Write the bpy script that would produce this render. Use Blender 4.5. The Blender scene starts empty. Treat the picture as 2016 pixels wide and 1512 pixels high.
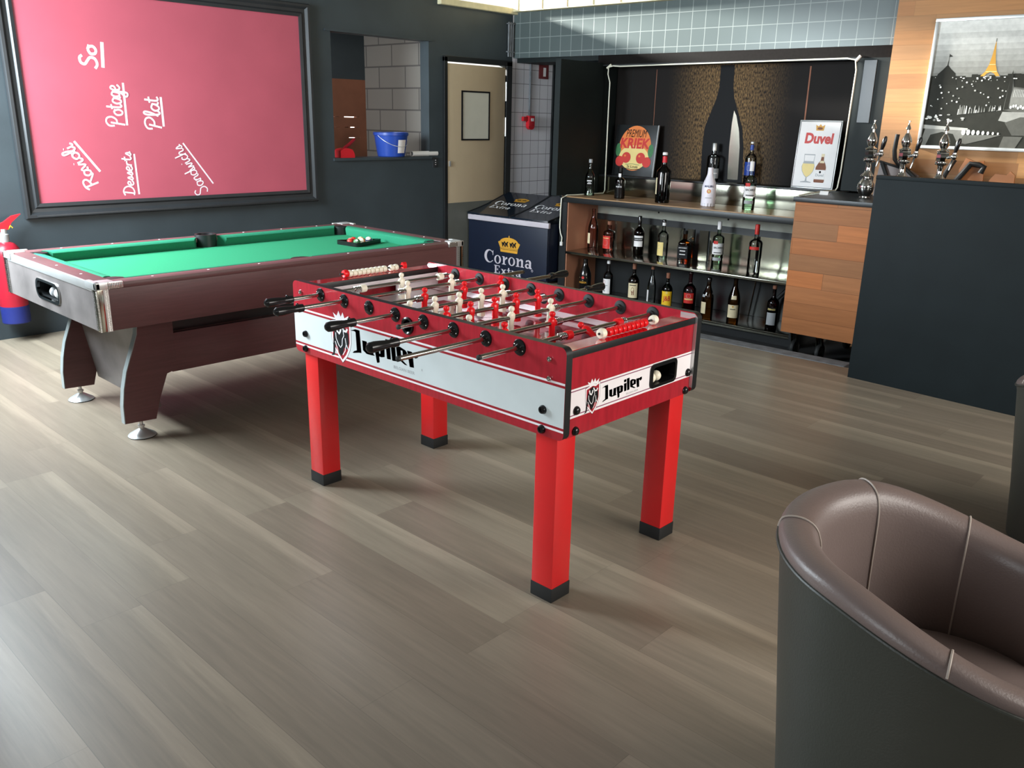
import bpy, bmesh, math, random
from mathutils import Vector, Matrix
from mathutils.geometry import tessellate_polygon
random.seed(7)
PI = math.pi
S = bpy.context.scene
COL = S.collection

# ------------------------------------------------------------------ camera
F_PX, PITCH, ROLL, YAW, CAM_H = 1672.87, .3035, .0222, .7538, 1.5
cam_d = bpy.data.cameras.new('camera')
cam = bpy.data.objects.new('camera', cam_d); COL.objects.link(cam)
cam_d.sensor_fit = 'HORIZONTAL'; cam_d.sensor_width = 36.0
cam_d.lens = 36.0 * F_PX / 2016.0
cam_d.clip_start = .05; cam_d.clip_end = 60
fw = Vector((math.cos(PITCH) * math.cos(YAW), math.cos(PITCH) * math.sin(YAW), -math.sin(PITCH)))
rt = Vector((math.sin(YAW), -math.cos(YAW), 0)); up = rt.cross(fw)
r2 = rt * math.cos(ROLL) + up * math.sin(ROLL); u2 = -rt * math.sin(ROLL) + up * math.cos(ROLL)
cam.matrix_world = Matrix(((r2.x, u2.x, -fw.x, 0), (r2.y, u2.y, -fw.y, 0), (r2.z, u2.z, -fw.z, CAM_H), (0, 0, 0, 1)))
S.camera = cam

# ------------------------------------------------------------------ view, world, daylight
S.view_settings.view_transform = 'Standard'
S.view_settings.look = 'None'
S.view_settings.exposure = 0.12
S.view_settings.gamma = 1.0
S.view_settings.use_curve_mapping = False
W = bpy.data.worlds.new('daylight'); S.world = W; W.use_nodes = True
W.node_tree.nodes['Background'].inputs[0].default_value = (1, .98, .93, 1)
W.node_tree.nodes['Background'].inputs[1].default_value = 1.1

def area(name, loc, aim, sx, sy, power, color):
    d = bpy.data.lights.new(name, 'AREA'); d.shape = 'RECTANGLE'; d.size = sx; d.size_y = sy
    d.energy = power; d.color = color
    o = bpy.data.objects.new(name, d); COL.objects.link(o)
    o.location = loc
    o.rotation_euler = (Vector(aim) - Vector(loc)).to_track_quat('-Z', 'Y').to_euler()
    return o
# daylight entering by the openings of the room, plus two added fill lamps
area('daylight_side_window', (.58, 5.3, 1.95), (2.2, 4.7, .9), 1.6, 1.4, 340, (.80, .92, 1))
area('daylight_front_window', (3.3, -1.7, 1.75), (2.9, 3, .8), 2.6, 1.6, 120, (1, .96, .90))
area('rear_fill', (-2.1, 1.3, 1.8), (2, 2.2, .3), 1.8, 1.5, 55, (.86, .94, 1))  # unseen rear window, added to fill the floor at the front left
area('daylight_clerestory', (4.3, 15.5, 5.15), (6.7, 4.0, 2.2), 2.2, .8, 21000, (1, .98, .92))
area('store_room_fill', (3.6, 6.9, 1.8), (5.5, 6.9, 1.5), .8, 1.0, 16, (.9, .95, 1))  # lamp added inside the store room to brighten it, no window there

# ------------------------------------------------------------------ materials
def hx(r, g, b):                       # sRGB 0-255 -> linear
    f = lambda c: (c / 255 / 12.92) if c <= 10.3 else ((c / 255 + .055) / 1.055) ** 2.4
    return (f(r), f(g), f(b), 1)
def nodes(m): return m.node_tree.nodes, m.node_tree.links
def mat(name, col, rough=.5, metal=0, spec=.5, coat=0, noise=0, nscale=8, bump=0, bscale=60, trans=0, ior=1.45, emit=None, es=0, stretch=None):
    m = bpy.data.materials.new(name); m.use_nodes = True
    n, l = nodes(m); b = n['Principled BSDF']
    b.inputs['Base Color'].default_value = col
    b.inputs['Roughness'].default_value = rough
    b.inputs['Metallic'].default_value = metal
    b.inputs['Specular IOR Level'].default_value = spec
    b.inputs['Coat Weight'].default_value = coat
    b.inputs['Coat Roughness'].default_value = .05
    b.inputs['Transmission Weight'].default_value = trans
    b.inputs['IOR'].default_value = ior
    if emit: b.inputs['Emission Color'].default_value = emit; b.inputs['Emission Strength'].default_value = es
    tc = n.new('ShaderNodeTexCoord')
    src = tc.outputs['Object']
    if stretch:
        mp = n.new('ShaderNodeMapping'); mp.inputs['Scale'].default_value = stretch
        l.new(src, mp.inputs['Vector']); src = mp.outputs[0]
    if noise:
        t = n.new('ShaderNodeTexNoise'); t.inputs['Scale'].default_value = nscale; t.inputs['Detail'].default_value = 5
        l.new(src, t.inputs['Vector'])
        r = n.new('ShaderNodeMapRange'); r.inputs['From Min'].default_value = .3; r.inputs['From Max'].default_value = .7
        r.inputs['To Min'].default_value = 1 - noise; r.inputs['To Max'].default_value = 1 + noise
        l.new(t.outputs['Fac'], r.inputs['Value'])
        mx = n.new('ShaderNodeVectorMath'); mx.operation = 'SCALE'
        mx.inputs[0].default_value = col[:3]; l.new(r.outputs[0], mx.inputs['Scale'])
        l.new(mx.outputs[0], b.inputs['Base Color'])
    if bump:
        t2 = n.new('ShaderNodeTexNoise'); t2.inputs['Scale'].default_value = bscale; t2.inputs['Detail'].default_value = 3
        l.new(src, t2.inputs['Vector'])
        bp = n.new('ShaderNodeBump'); bp.inputs['Strength'].default_value = bump; bp.inputs['Distance'].default_value = .002
        l.new(t2.outputs['Fac'], bp.inputs['Height']); l.new(bp.outputs[0], b.inputs['Normal'])
    return m
def glass(name, tint, dens=.85, rough=.02, gloss=.9):
    """thin bottle glass: clear tinted pane with fresnel reflection"""
    m = bpy.data.materials.new(name); m.use_nodes = True
    n, l = nodes(m); n.remove(n['Principled BSDF'])
    tr = n.new('ShaderNodeBsdfTransparent'); tr.inputs[0].default_value = tint
    gl = n.new('ShaderNodeBsdfGlossy'); gl.inputs['Roughness'].default_value = rough; gl.inputs[0].default_value = (gloss, gloss, gloss, 1)
    fr = n.new('ShaderNodeFresnel'); fr.inputs['IOR'].default_value = 1.5
    ns = n.new('ShaderNodeTexNoise'); ns.inputs['Scale'].default_value = 18
    bp = n.new('ShaderNodeBump'); bp.inputs['Strength'].default_value = .06; l.new(ns.outputs['Fac'], bp.inputs['Height'])
    l.new(bp.outputs[0], fr.inputs['Normal']); l.new(bp.outputs[0], gl.inputs['Normal'])
    mx = n.new('ShaderNodeMixShader'); l.new(fr.outputs[0], mx.inputs[0]); l.new(tr.outputs[0], mx.inputs[1]); l.new(gl.outputs[0], mx.inputs[2])
    l.new(mx.outputs[0], n['Material Output'].inputs[0])
    return m
def planks(name, length, width, cols, rough, along, across, streak=0, grain=.25, gap=.25, gapw=.012, coat=0, bump=.1, spec=.5):
    """planks: 'along' / 'across' are the object axes ('X','Y','Z') that run with and across the boards"""
    m = bpy.data.materials.new(name); m.use_nodes = True
    n, l = nodes(m); b = n['Principled BSDF']
    b.inputs['Roughness'].default_value = rough; b.inputs['Coat Weight'].default_value = coat; b.inputs['Coat Roughness'].default_value = .25
    b.inputs['Specular IOR Level'].default_value = spec
    tc = n.new('ShaderNodeTexCoord'); sp = n.new('ShaderNodeSeparateXYZ'); l.new(tc.outputs['Object'], sp.inputs[0])
    def M(op, a, c=None):
        x = n.new('ShaderNodeMath'); x.operation = op
        for i, v in enumerate((a, c)):
            if v is None: continue
            if isinstance(v, (int, float)): x.inputs[i].default_value = v
            else: l.new(v, x.inputs[i])
        return x.outputs[0]
    A, C = sp.outputs[along], sp.outputs[across]
    row = M('DIVIDE', C, width); rid = M('FLOOR', row); rfr = M('FRACT', row)
    wn = n.new('ShaderNodeTexWhiteNoise'); wn.noise_dimensions = '1D'; l.new(rid, wn.inputs['W'])
    al = M('ADD', M('DIVIDE', A, length), M('MULTIPLY', wn.outputs['Value'], 7.3))
    pid = M('FLOOR', al); pfr = M('FRACT', al)
    cb = n.new('ShaderNodeCombineXYZ'); l.new(rid, cb.inputs[0]); l.new(pid, cb.inputs[1])
    w2 = n.new('ShaderNodeTexWhiteNoise'); w2.noise_dimensions = '2D'; l.new(cb.outputs[0], w2.inputs['Vector'])
    rp = n.new('ShaderNodeValToRGB'); rp.color_ramp.interpolation = 'LINEAR'
    el = rp.color_ramp.elements
    while len(el) < len(cols): el.new(.5)
    for i, c in enumerate(cols): el[i].position = i / (len(cols) - 1); el[i].color = c
    l.new(w2.outputs['Value'], rp.inputs['Fac'])
    # grain stretched along the boards
    gv = n.new('ShaderNodeCombineXYZ'); l.new(M('MULTIPLY', A, 1.6), gv.inputs[0]); l.new(M('MULTIPLY', C, 26), gv.inputs[1]); l.new(M('MULTIPLY', w2.outputs['Value'], 40), gv.inputs[2])
    gn = n.new('ShaderNodeTexNoise'); gn.inputs['Scale'].default_value = 1.6; gn.inputs['Detail'].default_value = 6; gn.inputs['Roughness'].default_value = .65; gn.inputs['Distortion'].default_value = .35
    l.new(gv.outputs[0], gn.inputs['Vector'])
    gr = n.new('ShaderNodeMapRange'); gr.inputs['From Min'].default_value = .3; gr.inputs['From Max'].default_value = .7
    gr.inputs['To Min'].default_value = 1 - grain; gr.inputs['To Max'].default_value = 1 + grain; l.new(gn.outputs['Fac'], gr.inputs['Value'])
    fac = gr.outputs[0]
    if streak:                                                   # sapwood streak along one edge of some boards
        has = M('GREATER_THAN', w2.outputs['Value'], .42)
        e = n.new('ShaderNodeMapRange'); e.interpolation_type = 'SMOOTHSTEP'; l.new(M('ADD', rfr, M('MULTIPLY', M('SUBTRACT', gn.outputs['Fac'], .5), .25)), e.inputs['Value'])
        e.inputs['From Min'].default_value = .62; e.inputs['From Max'].default_value = .84; e.inputs['To Min'].default_value = 0; e.inputs['To Max'].default_value = streak
        fac = M('MULTIPLY', fac, M('ADD', 1, M('MULTIPLY', e.outputs[0], has)))
    # joints
    g1 = M('LESS_THAN', rfr, gapw); g2 = M('LESS_THAN', pfr, gapw * width / length)
    fac = M('MULTIPLY', fac, M('SUBTRACT', 1, M('MULTIPLY', M('MAXIMUM', g1, g2), gap)))
    vm = n.new('ShaderNodeVectorMath'); vm.operation = 'SCALE'; l.new(rp.outputs[0], vm.inputs[0]); l.new(fac, vm.inputs['Scale'])
    l.new(vm.outputs[0], b.inputs['Base Color'])
    bp = n.new('ShaderNodeBump'); bp.inputs['Strength'].default_value = bump; bp.inputs['Distance'].default_value = .002
    l.new(gn.outputs['Fac'], bp.inputs['Height']); l.new(bp.outputs[0], b.inputs['Normal'])
    return m
def tiles(name, col, grout, tw, th, ax, gw=.006, rough=.2, off=(0, 0), half=0, vary=.06, spec=.5):
    """tiles on a vertical wall, ax = horizontal object axis; half = running-bond shift"""
    m = bpy.data.materials.new(name); m.use_nodes = True
    n, l = nodes(m); b = n['Principled BSDF']; b.inputs['Roughness'].default_value = rough; b.inputs['Specular IOR Level'].default_value = spec
    tc = n.new('ShaderNodeTexCoord'); sp = n.new('ShaderNodeSeparateXYZ'); l.new(tc.outputs['Object'], sp.inputs[0])
    cb = n.new('ShaderNodeCombineXYZ'); l.new(sp.outputs[ax], cb.inputs[0]); l.new(sp.outputs['Z'], cb.inputs[1])
    mp = n.new('ShaderNodeMapping'); mp.inputs['Location'].default_value = (off[0], off[1], 0); l.new(cb.outputs[0], mp.inputs[0])
    br = n.new('ShaderNodeTexBrick'); br.offset = half; br.squash = 1
    br.inputs['Scale'].default_value = 1; br.inputs['Mortar Size'].default_value = gw / 2; br.inputs['Mortar Smooth'].default_value = 0
    br.inputs['Brick Width'].default_value = tw; br.inputs['Row Height'].default_value = th; br.inputs['Bias'].default_value = 0
    br.inputs['Color1'].default_value = col; br.inputs['Color2'].default_value = tuple(c * (1 - vary) for c in col[:3]) + (1,); br.inputs['Mortar'].default_value = grout
    l.new(mp.outputs[0], br.inputs['Vector']); l.new(br.outputs['Color'], b.inputs['Base Color'])
    bp = n.new('ShaderNodeBump'); bp.inputs['Strength'].default_value = .3; bp.inputs['Distance'].default_value = .003; bp.invert = True
    l.new(br.outputs['Fac'], bp.inputs['Height']); l.new(bp.outputs[0], b.inputs['Normal'])
    return m

M_ = dict(
    floor=planks('floor_planks', 1.25, .185, [hx(117, 105, 91), hx(128, 116, 101), hx(122, 110, 95), hx(132, 121, 105)], .40, 'Y', 'X', streak=.26, grain=.13, gap=.22, gapw=.010, bump=.05),
    recess=mat('black_paint_shaded', hx(27, 33, 33), .55, noise=.12, nscale=3, spec=.2),  # black wall paint made darker to carry the shade of the recess
    wall=mat('black_wall_paint', hx(58, 66, 70), .42, noise=.12, nscale=3, bump=.15, bscale=90, spec=.4),
    white=mat('grey_paint', hx(122, 120, 114), .6, noise=.04),
    cream=mat('cream_paint', hx(214, 205, 168), .6, noise=.1, nscale=14, bump=.2, bscale=30),
    concrete=mat('grey_concrete', hx(112, 116, 120), .75, noise=.25, nscale=14, bump=.3),
    barfloor=mat('dark_bar_floor', hx(42, 42, 42), .6, noise=.2),
    tile=tiles('grey_wall_tiles', hx(84, 94, 94), hx(128, 136, 134), .1285, .1365, 'X', .006, .30, off=(.0005, .065), spec=.3),
    hall=tiles('white_hall_tiles', hx(238, 234, 238), hx(138, 130, 134), .1255, .1395, 'X', .005, .25, off=(.0, -.02)),
    block=tiles('grey_concrete_blocks', hx(128, 122, 114), hx(84, 80, 76), .40, .20, 'Y', .014, .85, off=(.1, .05), half=.5, vary=.1),
    wood=planks('reclaimed_wood_cladding', .85, .098, [hx(138, 92, 50), hx(176, 122, 70), hx(154, 112, 70), hx(186, 134, 78), hx(164, 108, 60)], .55, 'X', 'Z', grain=.12, gap=.30, gapw=.02),
    woodunit=planks('oak_plank_front', 1.3, .118, [hx(150, 88, 48), hx(190, 116, 66), hx(140, 100, 68), hx(182, 108, 58), hx(162, 110, 72)], .6, 'X', 'Z', grain=.13, gap=.4, gapw=.03, spec=.25),
    salmon=mat('salmon_plywood', hx(186, 130, 102), .5, noise=.08, nscale=5),
    shelfwood=mat('shelf_wood', hx(158, 124, 88), .4, noise=.12, nscale=6, stretch=(1, 8, 1)),
    black=mat('black_satin', hx(24, 26, 27), .4, noise=.08),
    counter=mat('black_counter_laminate', hx(20, 27, 29), .6, spec=.2, noise=.12, nscale=5),
    blackgloss=mat('black_plastic', hx(20, 20, 21), .22, noise=.05),
    rubber=mat('black_rubber', hx(26, 27, 27), .6, noise=.1),
    steel=mat('brushed_steel', hx(150, 148, 134), .15, 1, noise=.08, nscale=30, stretch=(40, 1, 1)),
    chrome=mat('chrome', hx(215, 215, 212), .09, 1, noise=.03),
    brass=mat('dark_rod_steel', hx(176, 172, 162), .16, 1),
    silver=mat('silver_edge', hx(205, 206, 204), .3, .6, noise=.05),
    fred=mat('red_wood_print', hx(170, 32, 46), .3, noise=.14, nscale=40, coat=.3, stretch=(1.6, 1.6, .3)),
    fred2=mat('red_table_top', hx(188, 24, 36), .07, noise=.08, nscale=30, coat=1.0, spec=.8),
    field=mat('red_field_print', hx(120, 34, 44), .12, noise=.08, coat=.6),
    fieldw=mat('white_field_print', hx(240, 232, 236), .15, noise=.03, coat=.6),
    band=mat('silver_white_print', hx(212, 220, 220), .32, noise=.03),
    bandw=mat('white_print', hx(244, 238, 240), .35, noise=.02),
    linered=mat('red_line_print', hx(160, 24, 40), .4, noise=.03),
    lineviolet=mat('plum_line_print', hx(140, 78, 104), .4, noise=.03),
    legred=mat('red_gloss_metal', hx(214, 32, 34), .38, noise=.04, coat=.2),
    figred=mat('red_figure_plastic', hx(226, 20, 28), .3, noise=.05),
    figwhite=mat('cream_figure_plastic', hx(246, 238, 216), .35, noise=.03),
    ink=mat('black_ink', hx(18, 18, 20), .6, noise=.05, spec=.2),
    inkgrey=mat('grey_ink', hx(160, 162, 164), .5, noise=.03),
    inkwhite=mat('white_ink', hx(236, 234, 236), .5, noise=.02),
    inkred=mat('red_ink', hx(196, 44, 36), .5, noise=.04),
    inknavy=mat('navy_ink', hx(36, 44, 86), .5, noise=.04),
    inkgold=mat('gold_ink', hx(206, 150, 44), .5, noise=.06),
    inkyellow=mat('yellow_ink', hx(240, 196, 40), .5, noise=.04),
    inkgreen=mat('green_ink', hx(52, 112, 66), .5, noise=.1, nscale=60),
    inkorange=mat('orange_ink', hx(222, 122, 54), .5, noise=.06),
    inkcream=mat('cream_ink', hx(228, 204, 130), .5, noise=.05),
    ivory=mat('ivory_label', hx(224, 208, 170), .5, noise=.05, nscale=30),
    label=mat('white_label', hx(232, 228, 226), .5, noise=.03),
    bottleblack=mat('matt_bottle_black', hx(16, 15, 14), .18, noise=.05, coat=.4),
    malibu=mat('white_bottle_coat', hx(236, 230, 238), .3, noise=.02, coat=.3),
    navy=mat('navy_panel', hx(14, 23, 42), .42, noise=.08, nscale=12),
    navylid=mat('navy_lid', hx(14, 24, 36), .14, noise=.08, coat=.5),
    lilac=mat('pale_metal_strip', hx(186, 178, 184), .35, noise=.04),
    pool=mat('dark_walnut_laminate', hx(98, 64, 64), .42, noise=.12, nscale=10, stretch=(.5, .5, 8), bump=.12),
    poollit=mat('marbled_laminate_lit', hx(106, 100, 98), .4, noise=.28, nscale=6, bump=.1),  # walnut laminate greyed and lightened, window glare put into the colour
    poolgrey=mat('silver_grey_edging', hx(140, 148, 148), .35, noise=.05),
    baize=mat('green_baize', hx(48, 132, 94), .9, noise=.05, nscale=120, bump=.2, bscale=400, spec=.1),
    baize2=mat('green_cushion_baize', hx(42, 122, 92), .85, noise=.05, nscale=120, spec=.15),
    board=mat('red_chalkboard', hx(182, 84, 100), .5, noise=.06, nscale=2.2, bump=.05),
    chalk=mat('white_chalk', hx(238, 222, 228), .9, noise=.1, nscale=60),
    frame=mat('black_moulding', hx(44, 46, 48), .35, noise=.1),
    door=mat('beige_door', hx(178, 160, 132), .5, noise=.04, nscale=3),
    doorgrey=mat('grey_kick_plate', hx(96, 98, 92), .45, noise=.05),
    pane=mat('pale_door_panel', hx(196, 194, 180), .35, noise=.03),
    redplastic=mat('red_plastic', hx(200, 28, 40), .35, noise=.05),
    greyboard=mat('grey_green_board', hx(160, 160, 148), .6, noise=.1),
    signred=mat('dark_red_sign', hx(112, 40, 42), .5, noise=.05),
    extred=mat('dark_red_enamel', hx(158, 28, 44), .35, noise=.05),
    blueplastic=mat('blue_plastic', hx(34, 66, 150), .35, noise=.05),
    bluedeep=mat('deep_blue_band', hx(34, 44, 110), .4, noise=.05),
    whiteplastic=mat('white_plastic', hx(222, 220, 216), .4, noise=.03),
    leather=mat('taupe_leather', hx(112, 98, 94), .38, noise=.06, nscale=4, bump=.25, bscale=220, spec=.5),
    leatherout=mat('taupe_leather_shaded', hx(58, 60, 55), .45, noise=.06, nscale=4, bump=.25, bscale=220),  # same leather darkened, shade of the outside put into the colour
    stitch=mat('pale_stitching', hx(168, 156, 146), .5, noise=.08),
    brown=mat('brown_cladding', hx(132, 84, 62), .7, noise=.2, nscale=3),
    daylight=mat('daylight_gap', (1, 1, 1, 1), .5, emit=(1, .97, .9, 1), es=4),
    chairwood=mat('chair_beech', hx(176, 112, 66), .4, noise=.1, nscale=8),
    poster=mat('poster_black', hx(20, 17, 16), .7, spec=.08, noise=.25, nscale=40),
    rope=mat('rope_light_tube', hx(226, 224, 206), .35, noise=.05),
)
def amber_glow(name, c0, c1, cx):
    """printed golden droplets that fade with the distance from the bottle on the poster"""
    m = bpy.data.materials.new(name); m.use_nodes = True; n, l = nodes(m); b = n['Principled BSDF']; b.inputs['Roughness'].default_value = .6; b.inputs['Specular IOR Level'].default_value = .12
    tc = n.new('ShaderNodeTexCoord'); sp = n.new('ShaderNodeSeparateXYZ'); l.new(tc.outputs['Object'], sp.inputs[0])
    a = n.new('ShaderNodeMath'); a.operation = 'SUBTRACT'; l.new(sp.outputs['X'], a.inputs[0]); a.inputs[1].default_value = cx
    ab = n.new('ShaderNodeMath'); ab.operation = 'ABSOLUTE'; l.new(a.outputs[0], ab.inputs[0])
    r = n.new('ShaderNodeMapRange'); r.interpolation_type = 'SMOOTHSTEP'; l.new(ab.outputs[0], r.inputs['Value']); r.inputs['From Min'].default_value = .12; r.inputs['From Max'].default_value = .62; r.inputs['To Min'].default_value = 1; r.inputs['To Max'].default_value = 0
    mp = n.new('ShaderNodeMapping'); mp.inputs['Scale'].default_value = (1, 1, .35); l.new(tc.outputs['Object'], mp.inputs[0])
    t = n.new('ShaderNodeTexNoise'); t.inputs['Scale'].default_value = 110; t.inputs['Detail'].default_value = 3; l.new(mp.outputs[0], t.inputs['Vector'])
    tr = n.new('ShaderNodeMapRange'); l.new(t.outputs['Fac'], tr.inputs['Value']); tr.inputs['From Min'].default_value = .35; tr.inputs['From Max'].default_value = .68
    mu = n.new('ShaderNodeMath'); mu.operation = 'MULTIPLY'; l.new(r.outputs[0], mu.inputs[0]); l.new(tr.outputs[0], mu.inputs[1])
    mx = n.new('ShaderNodeMix'); mx.data_type = 'RGBA'; l.new(mu.outputs[0], mx.inputs['Factor']); mx.inputs['A'].default_value = c0; mx.inputs['B'].default_value = c1
    l.new(mx.outputs['Result'], b.inputs['Base Color'])
    return m
G_ = dict(
    clear=glass('clear_glass', (.86, .89, .88, 1)), amber=glass('amber_glass', (.55, .30, .09, 1)), whisky=glass('whisky_glass', (.62, .30, .08, 1)),
    green=glass('green_glass', (.05, .16, .06, 1)), darkgreen=glass('dark_green_glass', (.02, .06, .035, 1)), pink=glass('pink_glass', (.62, .22, .30, 1)),
    rose=glass('rose_glass', (.86, .62, .56, 1)), brown=glass('brown_glass', (.16, .08, .04, 1)), wine=glass('wine_red_glass', (.22, .05, .07, 1)), pale=glass('pale_green_glass', (.78, .90, .80, 1)),
)

# ------------------------------------------------------------------ mesh builder
_txt = {}
def text_mesh(s, fat=0):
    k = (s, fat)
    if k not in _txt:
        c = bpy.data.curves.new('lettering', 'FONT'); c.body = s; c.size = 1; c.offset = fat; c.resolution_u = 3
        o = bpy.data.objects.new('lettering', c); COL.objects.link(o)
        bpy.context.view_layer.update()
        me = bpy.data.meshes.new_from_object(o.evaluated_get(bpy.context.evaluated_depsgraph_get()))
        vs = [(v.co.x, v.co.y) for v in me.vertices]; fs = [tuple(p.vertices) for p in me.polygons]
        x0 = min(v[0] for v in vs); x1 = max(v[0] for v in vs); y0 = min(v[1] for v in vs); y1 = max(v[1] for v in vs)
        bpy.data.objects.remove(o); bpy.data.meshes.remove(me); bpy.data.curves.remove(c)
        _txt[k] = ([((x - x0) / (x1 - x0), (y - y0) / (y1 - y0)) for x, y in vs], fs)
    return _txt[k]
def ell(cx, cy, rx, ry, n=28, a0=0, a1=2 * PI):
    full = abs(a1 - a0 - 2 * PI) < 1e-6
    k = n if full else n + 1
    return [(cx + rx * math.cos(a0 + (a1 - a0) * i / n), cy + ry * math.sin(a0 + (a1 - a0) * i / n)) for i in range(k)]
class MB:
    def __init__(s): s.bm = bmesh.new(); s.mats = []; s.M = Matrix()
    def mi(s, m):
        if m not in s.mats: s.mats.append(m)
        return s.mats.index(m)
    def v(s, p): return s.bm.verts.new(s.M @ Vector(p))
    def f(s, vs, i):
        try: fc = s.bm.faces.new(vs); fc.material_index = i; return fc
        except ValueError: return None
    def face(s, pts, m): s.f([s.v(p) for p in pts], s.mi(m)); return s
    def box(s, a, b, m, bev=0, seg=2):
        i = s.mi(m)
        vs = [s.v((x, y, z)) for z in (a[2], b[2]) for y in (a[1], b[1]) for x in (a[0], b[0])]
        fs = [s.f([vs[k] for k in q], i) for q in ((0, 2, 3, 1), (4, 5, 7, 6), (0, 1, 5, 4), (2, 6, 7, 3), (0, 4, 6, 2), (1, 3, 7, 5))]
        if bev:
            es = list({e for fc in fs for e in fc.edges})
            r = bmesh.ops.bevel(s.bm, geom=es, offset=bev, segments=seg, affect='EDGES', profile=.6)
            for fc in r['faces']: fc.material_index = i
        return s
    def prism(s, loop, fn, a0, a1, m, mside=None):
        """closed 2-d loop swept from a0 to a1; fn(u, v, a) -> xyz"""
        i = s.mi(m); j = s.mi(mside or m)
        A = [s.v(fn(u, v, a0)) for u, v in loop]; B = [s.v(fn(u, v, a1)) for u, v in loop]
        n = len(loop)
        for k in range(n): s.f([A[k], A[(k + 1) % n], B[(k + 1) % n], B[k]], j)
        tri = tessellate_polygon([[Vector((u, v, 0)) for u, v in loop]])
        for t in tri: s.f([A[q] for q in t], i); s.f([B[q] for q in t], i)
        return s
    def shape(s, loops, fn, m):
        """filled flat shape with holes; fn(u, v) -> xyz"""
        i = s.mi(m)
        flat = [p for lp in loops for p in lp]
        vs = [s.v(fn(u, v)) for u, v in flat]
        for t in tessellate_polygon([[Vector((u, v, 0)) for u, v in lp] for lp in loops]): s.f([vs[q] for q in t], i)
        return s
    def text(s, t, fn, x, y, w, h, m, fat=.0, shear=0):
        i = s.mi(m); P, Fc = text_mesh(t, fat)
        vs = [s.v(fn(x + w * u + shear * h * q, y + h * q)) for u, q in P]
        for fc in Fc: s.f([vs[k] for k in fc], i)
        return s
    def stroke(s, pts, fn, wd, m):
        """flat ribbon with mitred joints"""
        i = s.mi(m); L = []; R = []
        for k, p in enumerate(pts):
            a = pts[max(k - 1, 0)]; b = pts[min(k + 1, len(pts) - 1)]
            dx, dy = b[0] - a[0], b[1] - a[1]; d = math.hypot(dx, dy) or 1
            nx, ny = -dy / d * wd / 2, dx / d * wd / 2
            L.append(s.v(fn(p[0] + nx, p[1] + ny))); R.append(s.v(fn(p[0] - nx, p[1] - ny)))
        for k in range(len(pts) - 1): s.f([L[k], L[k + 1], R[k + 1], R[k]], i)
        return s
    def rings(s, rs, m, cap0=True, cap1=True, closed=True):
        """loft through rings of equal point count; m = material or list per span"""
        V = [[s.v(p) for p in r] for r in rs]; n = len(rs[0])
        for a in range(len(V) - 1):
            i = s.mi(m[a] if isinstance(m, list) else m)
            for k in range(n if closed else n - 1): s.f([V[a][k], V[a][(k + 1) % n], V[a + 1][(k + 1) % n], V[a + 1][k]], i)
        if cap0: s.f(V[0][::-1], s.mi(m[0] if isinstance(m, list) else m))
        if cap1: s.f(V[-1], s.mi(m[-1] if isinstance(m, list) else m))
        return s
    def lathe(s, prof, m, c=(0, 0, 0), seg=24, ax='Z', cap=True, sq=None):
        """prof = [(r, h)]; sq = superellipse exponent for squarish bottles"""
        def pt(r, h, t):
            cu, sv = math.cos(t), math.sin(t)
            if sq: k = (abs(cu) ** sq + abs(sv) ** sq) ** (-1 / sq); cu *= k; sv *= k
            x, y = r * cu, r * sv
            return {'Z': (c[0] + x, c[1] + y, c[2] + h), 'X': (c[0] + h, c[1] + x, c[2] + y), 'Y': (c[0] + x, c[1] + h, c[2] + y)}[ax]
        return s.rings([[pt(max(r, 1e-4), h, 2 * PI * k / seg) for k in range(seg)] for r, h in prof], m, cap, cap)
    def cyl(s, p, q, r, m, seg=16, r1=None): return s.tube([p, q], [r, r if r1 is None else r1], m, seg)
    def tube(s, pts, r, m, seg=10):
        P = [Vector(p) for p in pts]; rs = r if isinstance(r, list) else [r] * len(P)
        t0 = (P[1] - P[0]).normalized(); nrm = t0.orthogonal().normalized(); R = []
        for k, p in enumerate(P):
            t = (P[min(k + 1, len(P) - 1)] - P[max(k - 1, 0)]).normalized()
            nrm = (nrm - t * nrm.dot(t)).normalized(); b = t.cross(nrm)
            R.append([p + (nrm * math.cos(2 * PI * j / seg) + b * math.sin(2 * PI * j / seg)) * rs[k] for j in range(seg)])
        return s.rings(R, m)
    def sphere(s, c, r, m, u=20, w=12, sc=(1, 1, 1)):
        rs = []
        for a in range(1, w):
            t = PI * a / w
            rs.append([(c[0] + sc[0] * r * math.sin(t) * math.cos(2 * PI * k / u), c[1] + sc[1] * r * math.sin(t) * math.sin(2 * PI * k / u), c[2] + sc[2] * r * -math.cos(t)) for k in range(u)])
        return s.rings(rs, m)
    def build(s, name, parent=None, loc=None, smooth=True, ang=35):
        bmesh.ops.recalc_face_normals(s.bm, faces=s.bm.faces)
        me = bpy.data.meshes.new(name); s.bm.to_mesh(me); s.bm.free()
        for m in s.mats: me.materials.append(m)
        if smooth:
            me.polygons.foreach_set('use_smooth', [True] * len(me.polygons)); me.set_sharp_from_angle(angle=math.radians(ang))
        o = bpy.data.objects.new(name, me); COL.objects.link(o)
        if parent: o.parent = parent
        if loc: o.location = loc
        return o
def tag(o, label, cat, group=None):
    o['label'] = label; o['category'] = cat
    if group: o['group'] = group
    return o
def thing(name, label, cat, loc=(0, 0, 0), rz=0, group=None, rx=0, ry=0):
    o = bpy.data.objects.new(name, None); COL.objects.link(o); o.empty_display_size = .05
    o.location = loc; o.rotation_euler = (rx, ry, rz)
    return tag(o, label, cat, group)
def struct(o): o['kind'] = 'structure'; return o
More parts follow.
